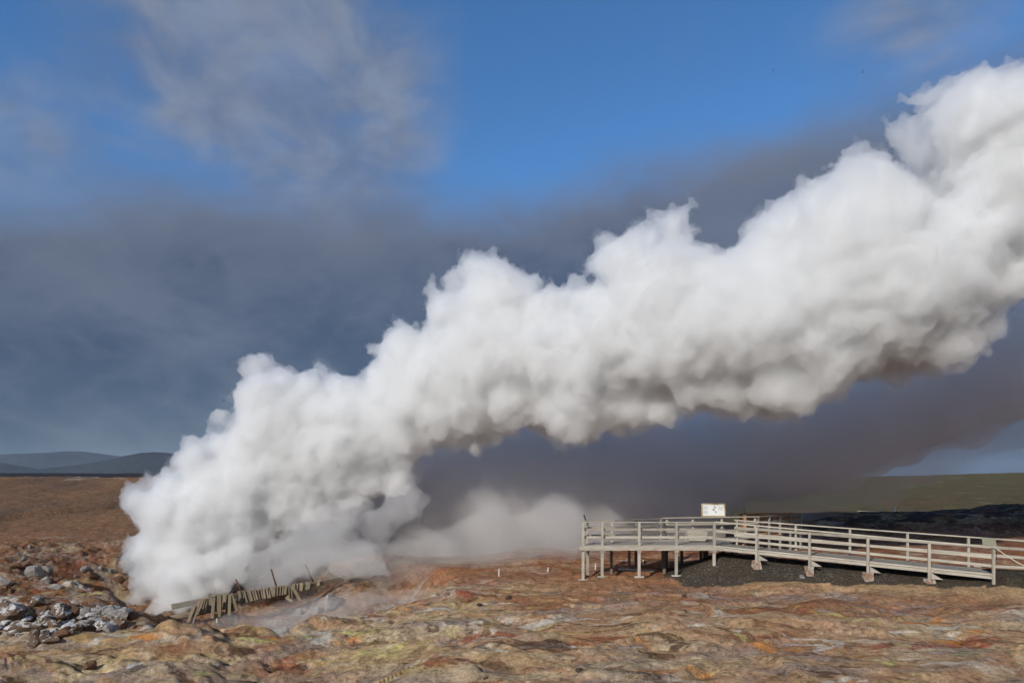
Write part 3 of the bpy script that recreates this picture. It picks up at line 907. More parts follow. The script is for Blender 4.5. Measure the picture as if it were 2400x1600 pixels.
    c = mix(nt, math_(nt, 'MULTIPLY', low, .93), c, lowc)
    c = mix(nt, behind, c, (.36, .36, .37))
    c = mix(nt, math_(nt, 'MINIMUM', blob(2330, 1075, 420, 120, 1.1), .9), c, (.062, .082, .125))
    bg = N.new('ShaderNodeBackground'); bg.inputs['Strength'].default_value = 1.0
    L.new(c, bg.inputs[0])
    out = N.new('ShaderNodeOutputWorld'); L.new(bg.outputs[0], out.inputs[0])


def build_light_camera():
    l = bpy.data.lights.new('sun', 'SUN'); l.energy = 4.0; l.angle = math.radians(.53); l.color = (1, .955, .87)
    o = bpy.data.objects.new('sun', l); COL.objects.link(o)
    to_sun = Vector((-math.sin(SUN_AZ) * math.cos(SUN_EL), -math.cos(SUN_AZ) * math.cos(SUN_EL), math.sin(SUN_EL)))
    o.rotation_euler = to_sun.to_track_quat('Z', 'Y').to_euler(); o.location = to_sun * 60
    c = bpy.data.cameras.new('camera'); co = bpy.data.objects.new('camera', c); COL.objects.link(co)
    c.sensor_width = 36; c.lens = 24; c.clip_end = 30000; c.clip_start = .1
    c.shift_y = (CY - 800) / 2400.0
    co.location = (0, 0, EYE); co.rotation_euler = (math.radians(90), 0, 0)
    SC.camera = co
    SC.render.resolution_x = 1024; SC.render.resolution_y = 682
    SC.view_settings.view_transform = 'Standard'; SC.view_settings.look = 'None'
    SC.view_settings.exposure = 0; SC.view_settings.gamma = 1
    cy = SC.cycles
    cy.max_bounces = 14; cy.diffuse_bounces = 3; cy.glossy_bounces = 2; cy.volume_bounces = 13; cy.transparent_max_bounces = 96
    cy.use_adaptive_sampling = True; cy.adaptive_threshold = .035
    cy.use_denoising = True
    try: cy.denoiser = 'OPENIMAGEDENOISE'
    except Exception: pass
    cy.sample_clamp_indirect = 6



# ------------------------------------------------------------------ viewing platform
def V2(p, z): return Vector((p[0], p[1], z))


def rail_run(root, a, b, za, zb, mat, inward, names=('top_rail', 'guard_rail'), ext=0.0, heights=(.36, .72), hb=.115, top=1.06, capw=.13):
    """cap rail and two boards from a to b (plan points); za, zb floor heights; inward = unit plan vector to the walking side"""
    a = Vector(a); b = Vector(b); d = (b - a).normalized()
    a2 = a - d * ext; b2 = b + d * ext
    sl = (zb - za) / max((b - a).length, 1e-3)
    za2, zb2 = za - sl * ext, zb + sl * ext
    beam(names[0], V2(a2, za2 + top), V2(b2, zb2 + top), capw, .056, mat, root)
    for h in heights:
        o = Vector(inward) * .083
        beam(names[1], V2(a2 + o, za2 + h), V2(b2 + o, zb2 + h), .042, hb, mat, root)


def post(root, p, z0, z1, mat, name='post', w=.115, d=None, dirx=Vector((1, 0, 0))):
    return beam(name, V2(p, z0), V2(p, z1), w, w if d is None else d, mat, root, up=dirx)


def board_floor(name, root, quad, pitch, gap, thick, mat, along):
    """boards laid across a quad a,b,c,d (a-b the near edge, d-c the far edge), running from near to far"""
    a, b, c, d = [Vector(q) for q in quad]
    n = max(2, int((b - a).length / pitch))
    bm = bmesh.new()
    rnd = random.Random(4)
    for i in range(n):
        t0 = i / n; t1 = (i + 1 - gap / pitch) / n
        q = [a.lerp(b, t0), a.lerp(b, t1), d.lerp(c, t1), d.lerp(c, t0)]
        dz = rnd.uniform(-.003, .003); e = rnd.uniform(0, .03)
        dd = (q[0] - q[3]).normalized() * e
        q[0] = q[0] + dd; q[1] = q[1] + dd
        vs = [bm.verts.new(p + Vector((0, 0, dz))) for p in q] + [bm.verts.new(p + Vector((0, 0, dz - thick))) for p in q]
        for f in ((0, 1, 2, 3), (7, 6, 5, 4), (0, 4, 5, 1), (1, 5, 6, 2), (2, 6, 7, 3), (3, 7, 4, 0)):
            bm.faces.new([vs[k] for k in f])
    bmesh.ops.recalc_face_normals(bm, faces=list(bm.faces))
    me = bpy.data.meshes.new(name); bm.to_mesh(me); bm.free()
    return link_mesh(name, me, mat, root)


def build_platform():
    root = empty('viewing_platform', (6.3, 31.4, 0))
    tag(root, 'pale wooden viewing platform on legs with plank railing in front of the steam', 'platform')
    Z = DECK_Z
    FX = [3.27, 4.15, 5.85, 7.56, 9.30]
    y0 = 31.4
    ftop = Z + 1.04
    # plan outline of the deck, counter-clockwise from the near left corner
    L1 = (3.58, 32.5); L2 = (4.79, 32.75); L3 = (6.12, 33.75); L4 = (7.50, 34.5); L5 = (7.9, 35.0); B1 = (13.05, 36.4); R1 = RB * 0 + RA + RN * 1.6 + RU * .8
    # floor as boards running front to back
    board_floor('floor', root, [(3.16, y0 - .07, Z), (9.36, y0 - .07, Z), (9.36, 35.3, Z), (3.4, 32.6, Z)], .125, .012, .04, M_DECK, None)
    board_floor('floor', root, [(9.372, y0 + .02, Z), (10.35, y0 + 1.2, Z), (13.1, 36.5, Z), (9.372, 35.3, Z)], .125, .012, .04, M_DECK, None)
    # front fascia
    beam('fascia_board', (3.14, y0 - .10, Z - .135), (9.38, y0 - .10, Z - .135), .045, .185, M_WOOD, root)
    beam('fascia_board', (3.12, y0 - .09, Z - .135), (3.5, 32.55, Z - .135), .045, .185, M_WOOD, root)
    # front posts, rails
    for i, x in enumerate(FX):
        post(root, (x, y0 - .02), Z - .03, ftop, M_WOOD, dirx=Vector((0, 1, 0)))
    rail_run(root, (3.2, y0), (9.36, y0), Z, Z, M_WOOD, (0, 1))
    # left side (short) and back-left
    rail_run(root, (3.25, y0 + .1), L1, Z, Z, M_WOOD, (1, 0))
    for p in (L1, L2): post(root, p, Z - .3, ftop, M_WOOD)
    for p in (L3, L4): post(root, p, Z - .3, ftop, M_GREYWOOD)
    rail_run(root, (3.5, 32.48), (4.9, 32.78), Z, Z, M_WOOD, (.1, -1), capw=.12)
    rail_run(root, (4.92, 32.82), (7.62, 34.62), Z, Z, M_GREYWOOD, (.4, -.8), capw=.16)
    rail_run(root, (7.75, 35.0), B1, Z, Z, M_WOOD, (.2, -.95), capw=.13)
    for t in (.04, .31, .62, .985):
        p = Vector((7.75, 35.08)).lerp(Vector((B1[0], B1[1] + .08)), t)
        post(root, p, Z - .25, ftop, M_WOOD)
    # legs
    def leg(p, mat, foot=True, z1=None, w=.125):
        g = hz(*p)
        beam('leg', V2(p, g - .05), V2(p, (Z - .23) if z1 is None else z1), w, w, mat, root, up=Vector((0, 1, 0)))
        if foot:
            beam('foot', (p[0] - .21, p[1], g + .02), (p[0] + .21, p[1], g + .02), .16, .085, M_WOOD, root)
        return g
    for i, x in enumerate(FX):
        leg((x, y0 + .02), M_WOOD, i < 4)
        if i: beam('joist_end', (x - .1, y0 - .075, Z - .275), (x + .1, y0 - .075, Z - .275), .04, .09, M_WOOD, root)
        beam('joist', (x, y0 + .1, Z - .14), (x + .25, min(35, y0 + 1.25 + (x - 3.3) * .55), Z - .14), .05, .18, M_DECK, root)
    leg((3.6, 32.45), M_WOOD)
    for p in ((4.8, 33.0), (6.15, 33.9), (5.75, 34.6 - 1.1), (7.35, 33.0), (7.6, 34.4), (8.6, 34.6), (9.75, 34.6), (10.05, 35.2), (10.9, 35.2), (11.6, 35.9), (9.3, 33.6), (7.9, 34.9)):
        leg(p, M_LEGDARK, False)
    # sill timber lying under the deck
    beam('sill_timber', (5.2, 33.5, hz(5.2, 33.5) + .05), (7.0, 33.2, hz(7.0, 33.2) + .05), .16, .1, M_WOOD, root)

    # ---------------- ramp
    rr = empty('access_ramp', (14.4, 29.5, 0))
    tag(rr, 'long sloping pale wooden ramp with railings climbing to the viewing platform', 'ramp')
    W0, W1 = 1.6, 2.1
    def near(s): return RA + RU * s
    def far(s): return RA + RU * s + RN * (W0 + (W1 - W0) * s / RLEN)
    rz = lambda s: float(ramp_z(s))
    a = near(.02); b = near(RLEN); c = far(RLEN); d = far(.02)
    board_floor('floor', rr, [V2(a, rz(0) - .012), V2(b, rz(RLEN)), V2(c, rz(RLEN)), V2(d, rz(0) - .012)], .125, .012, .04, M_DECK, None)
    off = -RN * .04
    beam('side_beam', V2(a + off, rz(0) - .14), V2(b + off, rz(RLEN) - .14), .05, .13, M_WOOD, rr)
    beam('edge_board', V2(a - RN * .075, rz(0) - .03), V2(b - RN * .075, rz(RLEN) - .03), .03, .055, M_WOOD, rr)
    SN = [RLEN * t for t in (.168, .369, .579, .788, .995)]
    for i, s in enumerate(SN):
        p = near(s) - RN * .10
        g = hz(p.x, p.y)
        beam('post', V2(p, rz(s) - .5 if i < 4 else g - .1), V2(p, rz(s) + 1.02), .13, .105, M_WOOD, rr, up=Vector((RU.x, RU.y, 0)))
        if i < 4:
            # wedge brace
            q0 = p + RU * .075
            v = [V2(q0, rz(s) - .21), V2(q0, rz(s) - .46), V2(q0 + RU * .42, rz(s) - .47)]
            vv = [x + V2(RN * .03, 0) for x in v] + [x - V2(RN * .03, 0) for x in v]
            mesh_obj('brace', vv, [(0, 1, 2), (5, 4, 3), (0, 3, 4, 1), (1, 4, 5, 2), (2, 5, 3, 0)], M_DECK, rr)
            # crusted concrete footing
            fw = (.17, .14, .17, .17)[i]; ft = rz(s) - .47; fb = (g - .22, g - .12, g - .12, g - .15)[i]
            bm = bmesh.new(); bmesh.ops.create_cube(bm, size=1)
            bmesh.ops.subdivide_edges(bm, edges=list(bm.edges), cuts=4, use_grid_fill=True)
            rd = random.Random(i)
            for vtx in bm.verts:
                t = vtx.co.z + .5
                k = 1.0 if i in (1, 2) else 1.25 - .35 * t
                vtx.co = Vector((p.x + vtx.co.x * fw * 2 * k + rd.uniform(-.018, .018), p.y + vtx.co.y * .3 * k + rd.uniform(-.018, .018), fb + t * (ft - fb) + rd.uniform(-.012, .012)))
            me = bpy.data.meshes.new('footing'); bm.to_mesh(me); bm.free()
            link_mesh('footing', me, M_FOOTING, rr)
    rail_run(rr, near(.05) - RN * .10, near(RLEN) - RN * .10, rz(.05) + .03, rz(RLEN) + .03, M_WOOD, tuple(RN), heights=(.30, .64), hb=.115)
    # far railing runs on past the end of the ramp
    f0 = Vector((10.62, 32.62)); f1 = Vector((22.9, 28.9))
    fd = (f1 - f0).normalized(); fn = Vector((-fd.y, fd.x))
    zf = lambda t: 1.60 + (.84 - 1.60) * t
    rail_run(rr, f0, f1, zf(0), zf(1), M_WOOD, tuple(-fn), heights=(.34, .70), hb=.12)
    for px in (1727, 1865, 1992, 2127, 2270, 2440):
        k = (px - CX) / FPX
        t = (f0.x - k * f0.y) / (k * (f1.y - f0.y) - (f1.x - f0.x))
        p = f0.lerp(f1, t) + fn * .02
        beam('post', V2(p, min(hz(p.x, p.y), zf(t)) - .1), V2(p, zf(t) + 1.02), .12, .1, M_WOOD, rr, up=Vector((fd.x, fd.y, 0)))
    # near railing of the path, and its edge board, past the last post
    e0 = near(RLEN + .15) - RN * .1
    beam('kerb_board', V2(far(RLEN - .2) , .86), V2(far(RLEN + 3.5), .80), .05, .12, M_WOOD, rr)

    # ---------------- second platform behind, brown and in the plume's shade
    sp = empty('lookout_deck', (14.8, 38.6, 0))
    tag(sp, 'brown stained lookout deck with boarded rails, shaded behind the pale platform', 'platform')
    A, Bq, Cq, D = (12.75, 38.2), (14.6, 41.0), (16.7, 40.6), (15.6, 38.4)
    fz = Z
    board_floor('floor', sp, [(13.05, 36.62, fz - .002), (15.0, 37.9, fz - .002), (16.6, 40.8, fz - .002), (12.9, 38.4, fz - .002)], .14, .012, .04, M_BROWNWOOD, None)
    def wall(p, q, hs, mat, cap=True, inn=None):
        p, q = Vector(p), Vector(q); d = (q - p).normalized(); n = Vector((-d.y, d.x))
        for h in hs: beam('guard_rail', V2(p + n * .07, fz + h), V2(q + n * .07, fz + h), .04, .185 if len(hs) > 2 else .15, mat, sp)
        if cap: beam('top_rail', V2(p, fz + 1.06), V2(q, fz + 1.06), .15, .05, mat, sp)
        k = max(1, int((q - p).length / 1.1))
        for i in range(k + 1):
            r = p.lerp(q, i / k)
            beam('post', V2(r, hz(r.x, r.y) - .1), V2(r, fz + 1.03), .11, .11, mat, sp, up=Vector((d.x, d.y, 0)))
    wall((12.78, 37.4), (13.3, 39.6), (.12, .32, .52, .72, .92), M_BROWNWOOD)
    wall((13.3, 39.75), (16.7, 40.9), (.12, .32, .52, .72, .92), M_BROWNWOOD)
    wall((13.18, 36.55), (16.62, 39.3), (.35, .72), M_GREYWOOD)
    wall((16.66, 39.4), (16.75, 40.8), (.35, .72), M_BROWNWOOD)

    # ---------------- things on the platform
    sg = empty('information_sign', (8.0, 35.6, 0))
    k0 = P(1645.5, 1209, 35.75); k1 = P(1699, 1209, 36.1); 
    sg.location = (k0 + k1) / 2
    tag(sg, 'framed white information board tilted on the rear railing of the platform', 'sign')
    up = Vector((.035, .2, .66)).normalized()
    H = .66
    xdir = (k1 - k0).normalized(); nrm = xdir.cross(up).normalized()
    nrm = nrm if nrm.y < 0 else -nrm
    q = [k0, k1, k1 + up * H, k0 + up * H]
    for a_, b_ in ((q[0] - xdir * .03, q[1] + xdir * .03), (q[3] - xdir * .03, q[2] + xdir * .03)):
        beam('frame', a_, b_, .05, .06, M_FRAMEWOOD, sg, up=up)
    for a_, b_ in ((q[0] + up * .032, q[3] - up * .032), (q[1] + up * .032, q[2] - up * .032)):
        beam('frame', a_, b_, .06, .05, M_FRAMEWOOD, sg, up=nrm)
    Wd = (k1 - k0).length
    pc = (q[0] + q[2]) / 2
    beam('panel', pc - xdir * (Wd / 2 - .027), pc + xdir * (Wd / 2 - .027), .016, H - .06, M_WHITE, sg, up=up, bev=0)
    front = pc + nrm * .0095
    def mark(u, v, w, h, mat, bm):
        c = front + xdir * (u * Wd) + up * (v * H)
        vs = [bm.verts.new(c + xdir * (sx * w / 2 * Wd) + up * (sz * h / 2 * H) + nrm * .001) for sx, sz in ((-1, -1), (1, -1), (1, 1), (-1, 1))]
        f = bm.faces.new(vs)
    rd = random.Random(3)
    for u0, w, v0, v1 in ((-.34, .22, .33, .04), (-.34, .22, -.06, -.3), (.33, .22, .28, -.02)):
        bm = bmesh.new(); v = v0
        while v > v1:
            mark(u0 + (rd.random() - 1) * .012, v, w * rd.uniform(.86, 1), .012, None, bm); v -= .034
        me = bpy.data.meshes.new('printed_text'); bm.to_mesh(me); bm.free(); link_mesh('printed_text', me, M_INK, sg)
    bm = bmesh.new()
    mark(-.03, .38, .16, .018, None, bm)
    me = bpy.data.meshes.new('printed_title'); bm.to_mesh(me); bm.free(); link_mesh('printed_title', me, M_INK, sg)
    bm = bmesh.new()
    for k in range(30):
        t = k / 29
        u = .04 + .055 * math.sin(t * 9) + .05 * (t - .3); v = .3 - .52 * t
        mark(u + rd.uniform(-.02, .02), v, rd.uniform(.015, .07), rd.uniform(.012, .035), None, bm)
    me = bpy.data.meshes.new('printed_map'); bm.to_mesh(me); bm.free(); link_mesh('printed_map', me, M_INKDARK, sg)

    # planter-like tapered box
    pl = empty('planter_box', (8.98, 33.1, Z)); tag(pl, 'tapered pale plank box standing on the platform floor', 'planter')
    x0, x1, yb, hgt = 8.49, 9.50, 33.05, .53
    nb = 3
    for i in range(nb):
        t0, t1 = i / nb, (i + 1) / nb - .02
        l0 = .13 * (1 - t0); l1 = .13 * (1 - t1)
        za, zb = Z + hgt * t0, Z + hgt * t1
        v = [(x0 + l0, yb + .04 * (1 - t0), za), (x1 - l0, yb + .04 * (1 - t0), za), (x1 - l1, yb + .04 * (1 - t1), zb), (x0 + l1, yb + .04 * (1 - t1), zb)]
        v2 = [(a_, b_ + .04, c_) for a_, b_, c_ in v]
        mesh_obj('front_plank', v + v2, [(0, 1, 2, 3), (7, 6, 5, 4), (0, 4, 5, 1), (1, 5, 6, 2), (2, 6, 7, 3), (3, 7, 4, 0)], M_WOOD, pl)
    for sx in (0, 1):
        xa, xb = (x0 + .13, x0) if not sx else (x1 - .13, x1)
        dx = .035 if not sx else -.035
        v = [(xa, yb + .09, Z), (xa, yb + .6, Z), (xb, yb + .6, Z + hgt), (xb, yb + .09, Z + hgt - .01)]
        v2 = [(a_ + dx, b_, c_) for a_, b_, c_ in v]
        mesh_obj('side_panel', v + v2, [(0, 1, 2, 3), (7, 6, 5, 4), (0, 4, 5, 1), (1, 5, 6, 2), (2, 6, 7, 3), (3, 7, 4, 0)], M_WOOD, pl)
    beam('back_panel', (x0 + .07, yb + .62, Z + .26), (x1 - .07, yb + .62, Z + .26), .035, .5, M_WOOD, pl)
    beam('soil', (x0 + .06, yb + .33, Z + hgt - .07), (x1 - .06, yb + .33, Z + hgt - .07), .48, .05, M_ROCKDARK, pl)
    b1 = P(1664, 1257, 35.4); 
    o = beam('grey_panel', (9.75, 35.28, Z + .25), (11.15, 35.66, Z + .25), .04, .46, M_GREYWOOD, None)  # plain grey panel filling an unidentified dark shape beside the box
    tag(o, 'dark grey panel against the rear rail, right of the tapered box', 'panel')

    # sign seen from behind at the foot of the ramp
    s2 = empty('sign_board', (19.3, 27.75, rz(RLEN) + 1.08)); tag(s2, 'olive metal sign seen from behind, on the last post of the ramp', 'sign')
    a1 = P(2303.5, 1275.5, 27.62); b1 = P(2336, 1277.5, 27.5); c1 = P(2333, 1261, 27.72); d1 = P(2301, 1258.5, 27.84)
    n_ = Vector((0, .012, .004))
    mesh_obj('plate', [a1, b1, c1, d1, a1 + n_, b1 + n_, c1 + n_, d1 + n_], [(0, 1, 2, 3), (7, 6, 5, 4), (0, 4, 5, 1), (1, 5, 6, 2), (2, 6, 7, 3), (3, 7, 4, 0)], M_METALBACK, s2)
    beam('bracket', a1 + Vector((-.05, .02, -.02)), b1 + Vector((.02, .02, -.025)), .09, .035, M_WOOD, s2)
    # rope and cable
    r0 = P(2336, 1285, 27.5); r1 = P(2440, 1341, 26.9)
    pts = [r0.lerp(r1, t) - Vector((0, 0, .10 * 4 * t * (1 - t))) for t in np.linspace(0, 1, 14)]
    tag(tube('rope', pts, .016, M_ROPE), 'pale rope slanting down from the last post of the ramp', 'rope')
    pts = [P(2322, 1282.5, 27.45), P(2329, 1283, 27.42), P(2335, 1289, 27.42), P(2336.5, 1310, 27.42)]
    tag(tube('loose_cable', pts, .012, M_CABLE), 'short black cable looped over the last post of the ramp', 'cable')
    pts = []
    for px, py in ((2338, 1336), (2358, 1338), (2372, 1339), (2378, 1344), (2395, 1348), (2420, 1352), (2450, 1354)):
        t = (py - CY) / FPX; zg = .73; pts.append(Vector(((px - CX) / FPX * ((EYE - zg) / t), (EYE - zg) / t, zg)))
    tag(tube('ground_cable', pts, .012, M_CABLE), 'thin black cable lying across the gravel path', 'cable')
    # leaning stake at the far left corner and a thin rod behind
    o = beam('leaning_stake', P(1368.5, 1206, 32.75), P(1380, 1240, 32.62), .07, .05, M_DARKROD)
    tag(o, 'dark leaning stake sticking up over the far left corner of the platform', 'stake')
    o = tube('thin_rod', [P(1744, 1190, 38.9), P(1751, 1240, 38.7)], .014, M_DARKROD)
    tag(o, 'thin dark rod standing up behind the brown lookout deck', 'rod')


# ------------------------------------------------------------------ wrecked boardwalk in the pit
def build_wreck():
    def at(px, py):      # points on the tipped boardwalk, distance grows to the right
        return P(px, py, 31.0 + (px - 398) * .0125)
    def cp(cx, cy, dz=0):   # crop coordinates -> world
        p = at(300 + cx / 3.92, 1250 + cy / 3.92); 
        k = (p.y + dz) / p.y
        return Vector((p.x * k, p.y + dz, EYE + (p.z - EYE) * k))
    root = empty('wrecked_boardwalk', cp(1100, 640)); root.location.z -= .3
    tag(root, 'collapsed grey plank boardwalk tipped on its side in the steaming pit', 'boardwalk')
    tube('log_beam', [cp(385, 782), cp(620, 733), cp(800, 690, .25), cp(1000, 650, .3)], .145, M_OLDWOOD, root, 12, .12, .06)
    beam('side_beam', cp(980, 628, .22), cp(1500, 545, .22), .12, .16, M_OLDWOOD, root)
    beam('side_beam', cp(1480, 520, .2), cp(1980, 415, .2), .14, .22, M_OLDWOOD, root)
    beam('side_beam', cp(400, 672, 1.3), cp(700, 610, 1.2), .12, .26, M_WOOD, root)
    beam('side_beam', cp(680, 610, .35), cp(1300, 505, .35), .1, .12, M_OLDWOOD, root)
    pl = [(683, 598, 640, 745), (700, 590, 672, 738), (715, 612, 703, 730), (738, 585, 725, 722), (757, 555, 762, 715),
          (820, 552, 815, 715), (868, 555, 865, 700), (892, 545, 890, 698), (912, 570, 912, 735), (958, 640, 962, 715), (975, 600, 1000, 700),
          (1018, 525, 1050, 660), (1040, 527, 1075, 640), (1062, 527, 1090, 632), (1085, 525, 1115, 628), (1110, 522, 1140, 624), (1135, 520, 1165, 618), (1160, 515, 1185, 612), (1185, 512, 1205, 608), (1212, 508, 1232, 602), (1240, 505, 1256, 597), (1268, 500, 1282, 594), (1292, 515, 1300, 590),
          (1318, 492, 1318, 580), (1343, 487, 1338, 576), (1368, 483, 1362, 573), (1395, 479, 1386, 570), (1421, 476, 1412, 567), (1448, 472, 1444, 558), (1469, 495, 1476, 592), (1500, 480, 1496, 604),
          (1523, 462, 1522, 503), (1550, 458, 1546, 530), (1575, 456, 1568, 527), (1600, 452, 1590, 527), (1626, 460, 1608, 524), (1648, 444, 1632, 516), (1668, 444, 1655, 512), (1750, 432, 1750, 476)]
    rd = random.Random(9)
    for i, (a, b, c, d) in enumerate(pl):
        j = rd.uniform(-.05, .05)
        beam('plank', cp(a, b, .12 + j), cp(c, d, -.12 + j), .145 if a > 1000 else .165, .035, M_OLDWOOD, root, up=Vector((0, -1, .2)), jit=.006)
    # loose planks leaning on the wreck and stray posts
    loose = [((612, 660), (552, 815), 'leftmost broken plank leaning on the log of the wrecked boardwalk'), ((662, 620), (588, 822), 'long broken plank leaning beside the leftmost one on the wreck'),
             ((790, 588), (776, 778), 'short dark plank standing upright against the wreck'), ((843, 553), (841, 765), 'tall dark plank standing upright against the wreck'),
             ((936, 566), (930, 748), 'pale wide plank standing against the wreck, right of the tall dark one'), ((947, 546), (1003, 705), 'plank slanting down to the right across the wreck'),
             ((1518, 500), (1582, 612), 'slim plank sliding off the wreck towards the pit'), ((1450, 585), (1510, 622), 'small slat lying under the middle of the wreck')]
    for a, b, lab in loose:
        o = beam('loose_plank', cp(*a, -.22), cp(*b, -.4), .15, .04, M_OLDWOOD, None, up=Vector((0, -1, .1)), jit=.006)
        tag(o, lab, 'plank', 'loose planks on the wrecked boardwalk')
    posts = [((990, 418), (1050, 545), 'dark leaning post, leftmost of three above the wreck'), ((1315, 324), (1368, 500), 'tall dark leaning post above the middle of the wreck'),
             ((1630, 284), (1700, 440), 'rusty leaning post half lost in steam, rightmost above the wreck')]
    for a, b, lab in posts:
        o = tube('leaning_post', [cp(*a, .5), cp(*b, .4)], .045, M_RUSTPOLE, None, 8, .04)
        tag(o, lab, 'post', 'leaning posts above the wreck')
    heap = [((1965, 392), (2080, 420)), ((1990, 432), (2066, 370)), ((2030, 400), (2170, 392)), ((2040, 420), (2160, 436)), ((2085, 388), (2150, 428)), ((2000, 420), (2100, 400)), ((2085, 550), (2145, 495))]
    labs = ['broken board at the left tip of the plank heap', 'thick board pointing up from the plank heap', 'thin board lying over the right of the plank heap', 'lowest board in the plank heap above the pit',
            'short board across the back of the plank heap', 'board lying flat in the middle of the plank heap', 'single board dropped on the slope below the plank heap']
    for (a, b), lab in zip(heap, labs):
        j = random.uniform(-.15, .15)
        o = beam('broken_board', cp(*a, .1 + j), cp(*b, -.1 + j), .16, .045, M_OLDWOOD, None, up=Vector((.2, -.6, .7)), jit=.01)
        tag(o, lab, 'board', 'boards heaped at the end of the wreck')


# ------------------------------------------------------------------ stones
def rock_mesh(name, seed, mat, sub=3):
    rd = np.random.default_rng(seed)
    bm = bmesh.new(); bmesh.ops.create_icosphere(bm, subdivisions=sub, radius=1)
    V = np.array([v.co[:] for v in bm.verts], dtype=np.float32)
    N = rd.normal(size=(11, 3)); N /= np.linalg.norm(N, axis=1, keepdims=True)
    dd = rd.uniform(.55, 1.0, 11)
    dots = V @ N.T.astype(np.float32)
    r = np.min(np.where(dots > .05, dd / np.maximum(dots, .05), 9), axis=1)
    r = np.minimum(r, 1.15) * (1 + .10 * noise3(V * 2.2 + seed, seed) + .05 * noise3(V * 6 + seed, seed + 1))
    sc = np.array([1, rd.uniform(.65, .95), rd.uniform(.5, .8)])
    for v, q in zip(bm.verts, V * r[:, None] * sc): v.co = Vector(q.tolist())
    me = bpy.data.meshes.new(name); bm.to_mesh(me); bm.free()
    me.materials.append(mat)
    return me


def ground_hit(px, py, zmax=200):
    """first ground point along the ray through (px,py)"""
    t = np.concatenate([np.linspace(8, 70, 1500)])
    x = (px - CX) / FPX * t; z = EYE - (py - CY) / FPX * t
    g = height(x, t)
    i = np.nonzero(z < g)[0]
    if len(i) == 0: return None
    k = i[0]
    return Vector((x[k], t[k], g[k]))


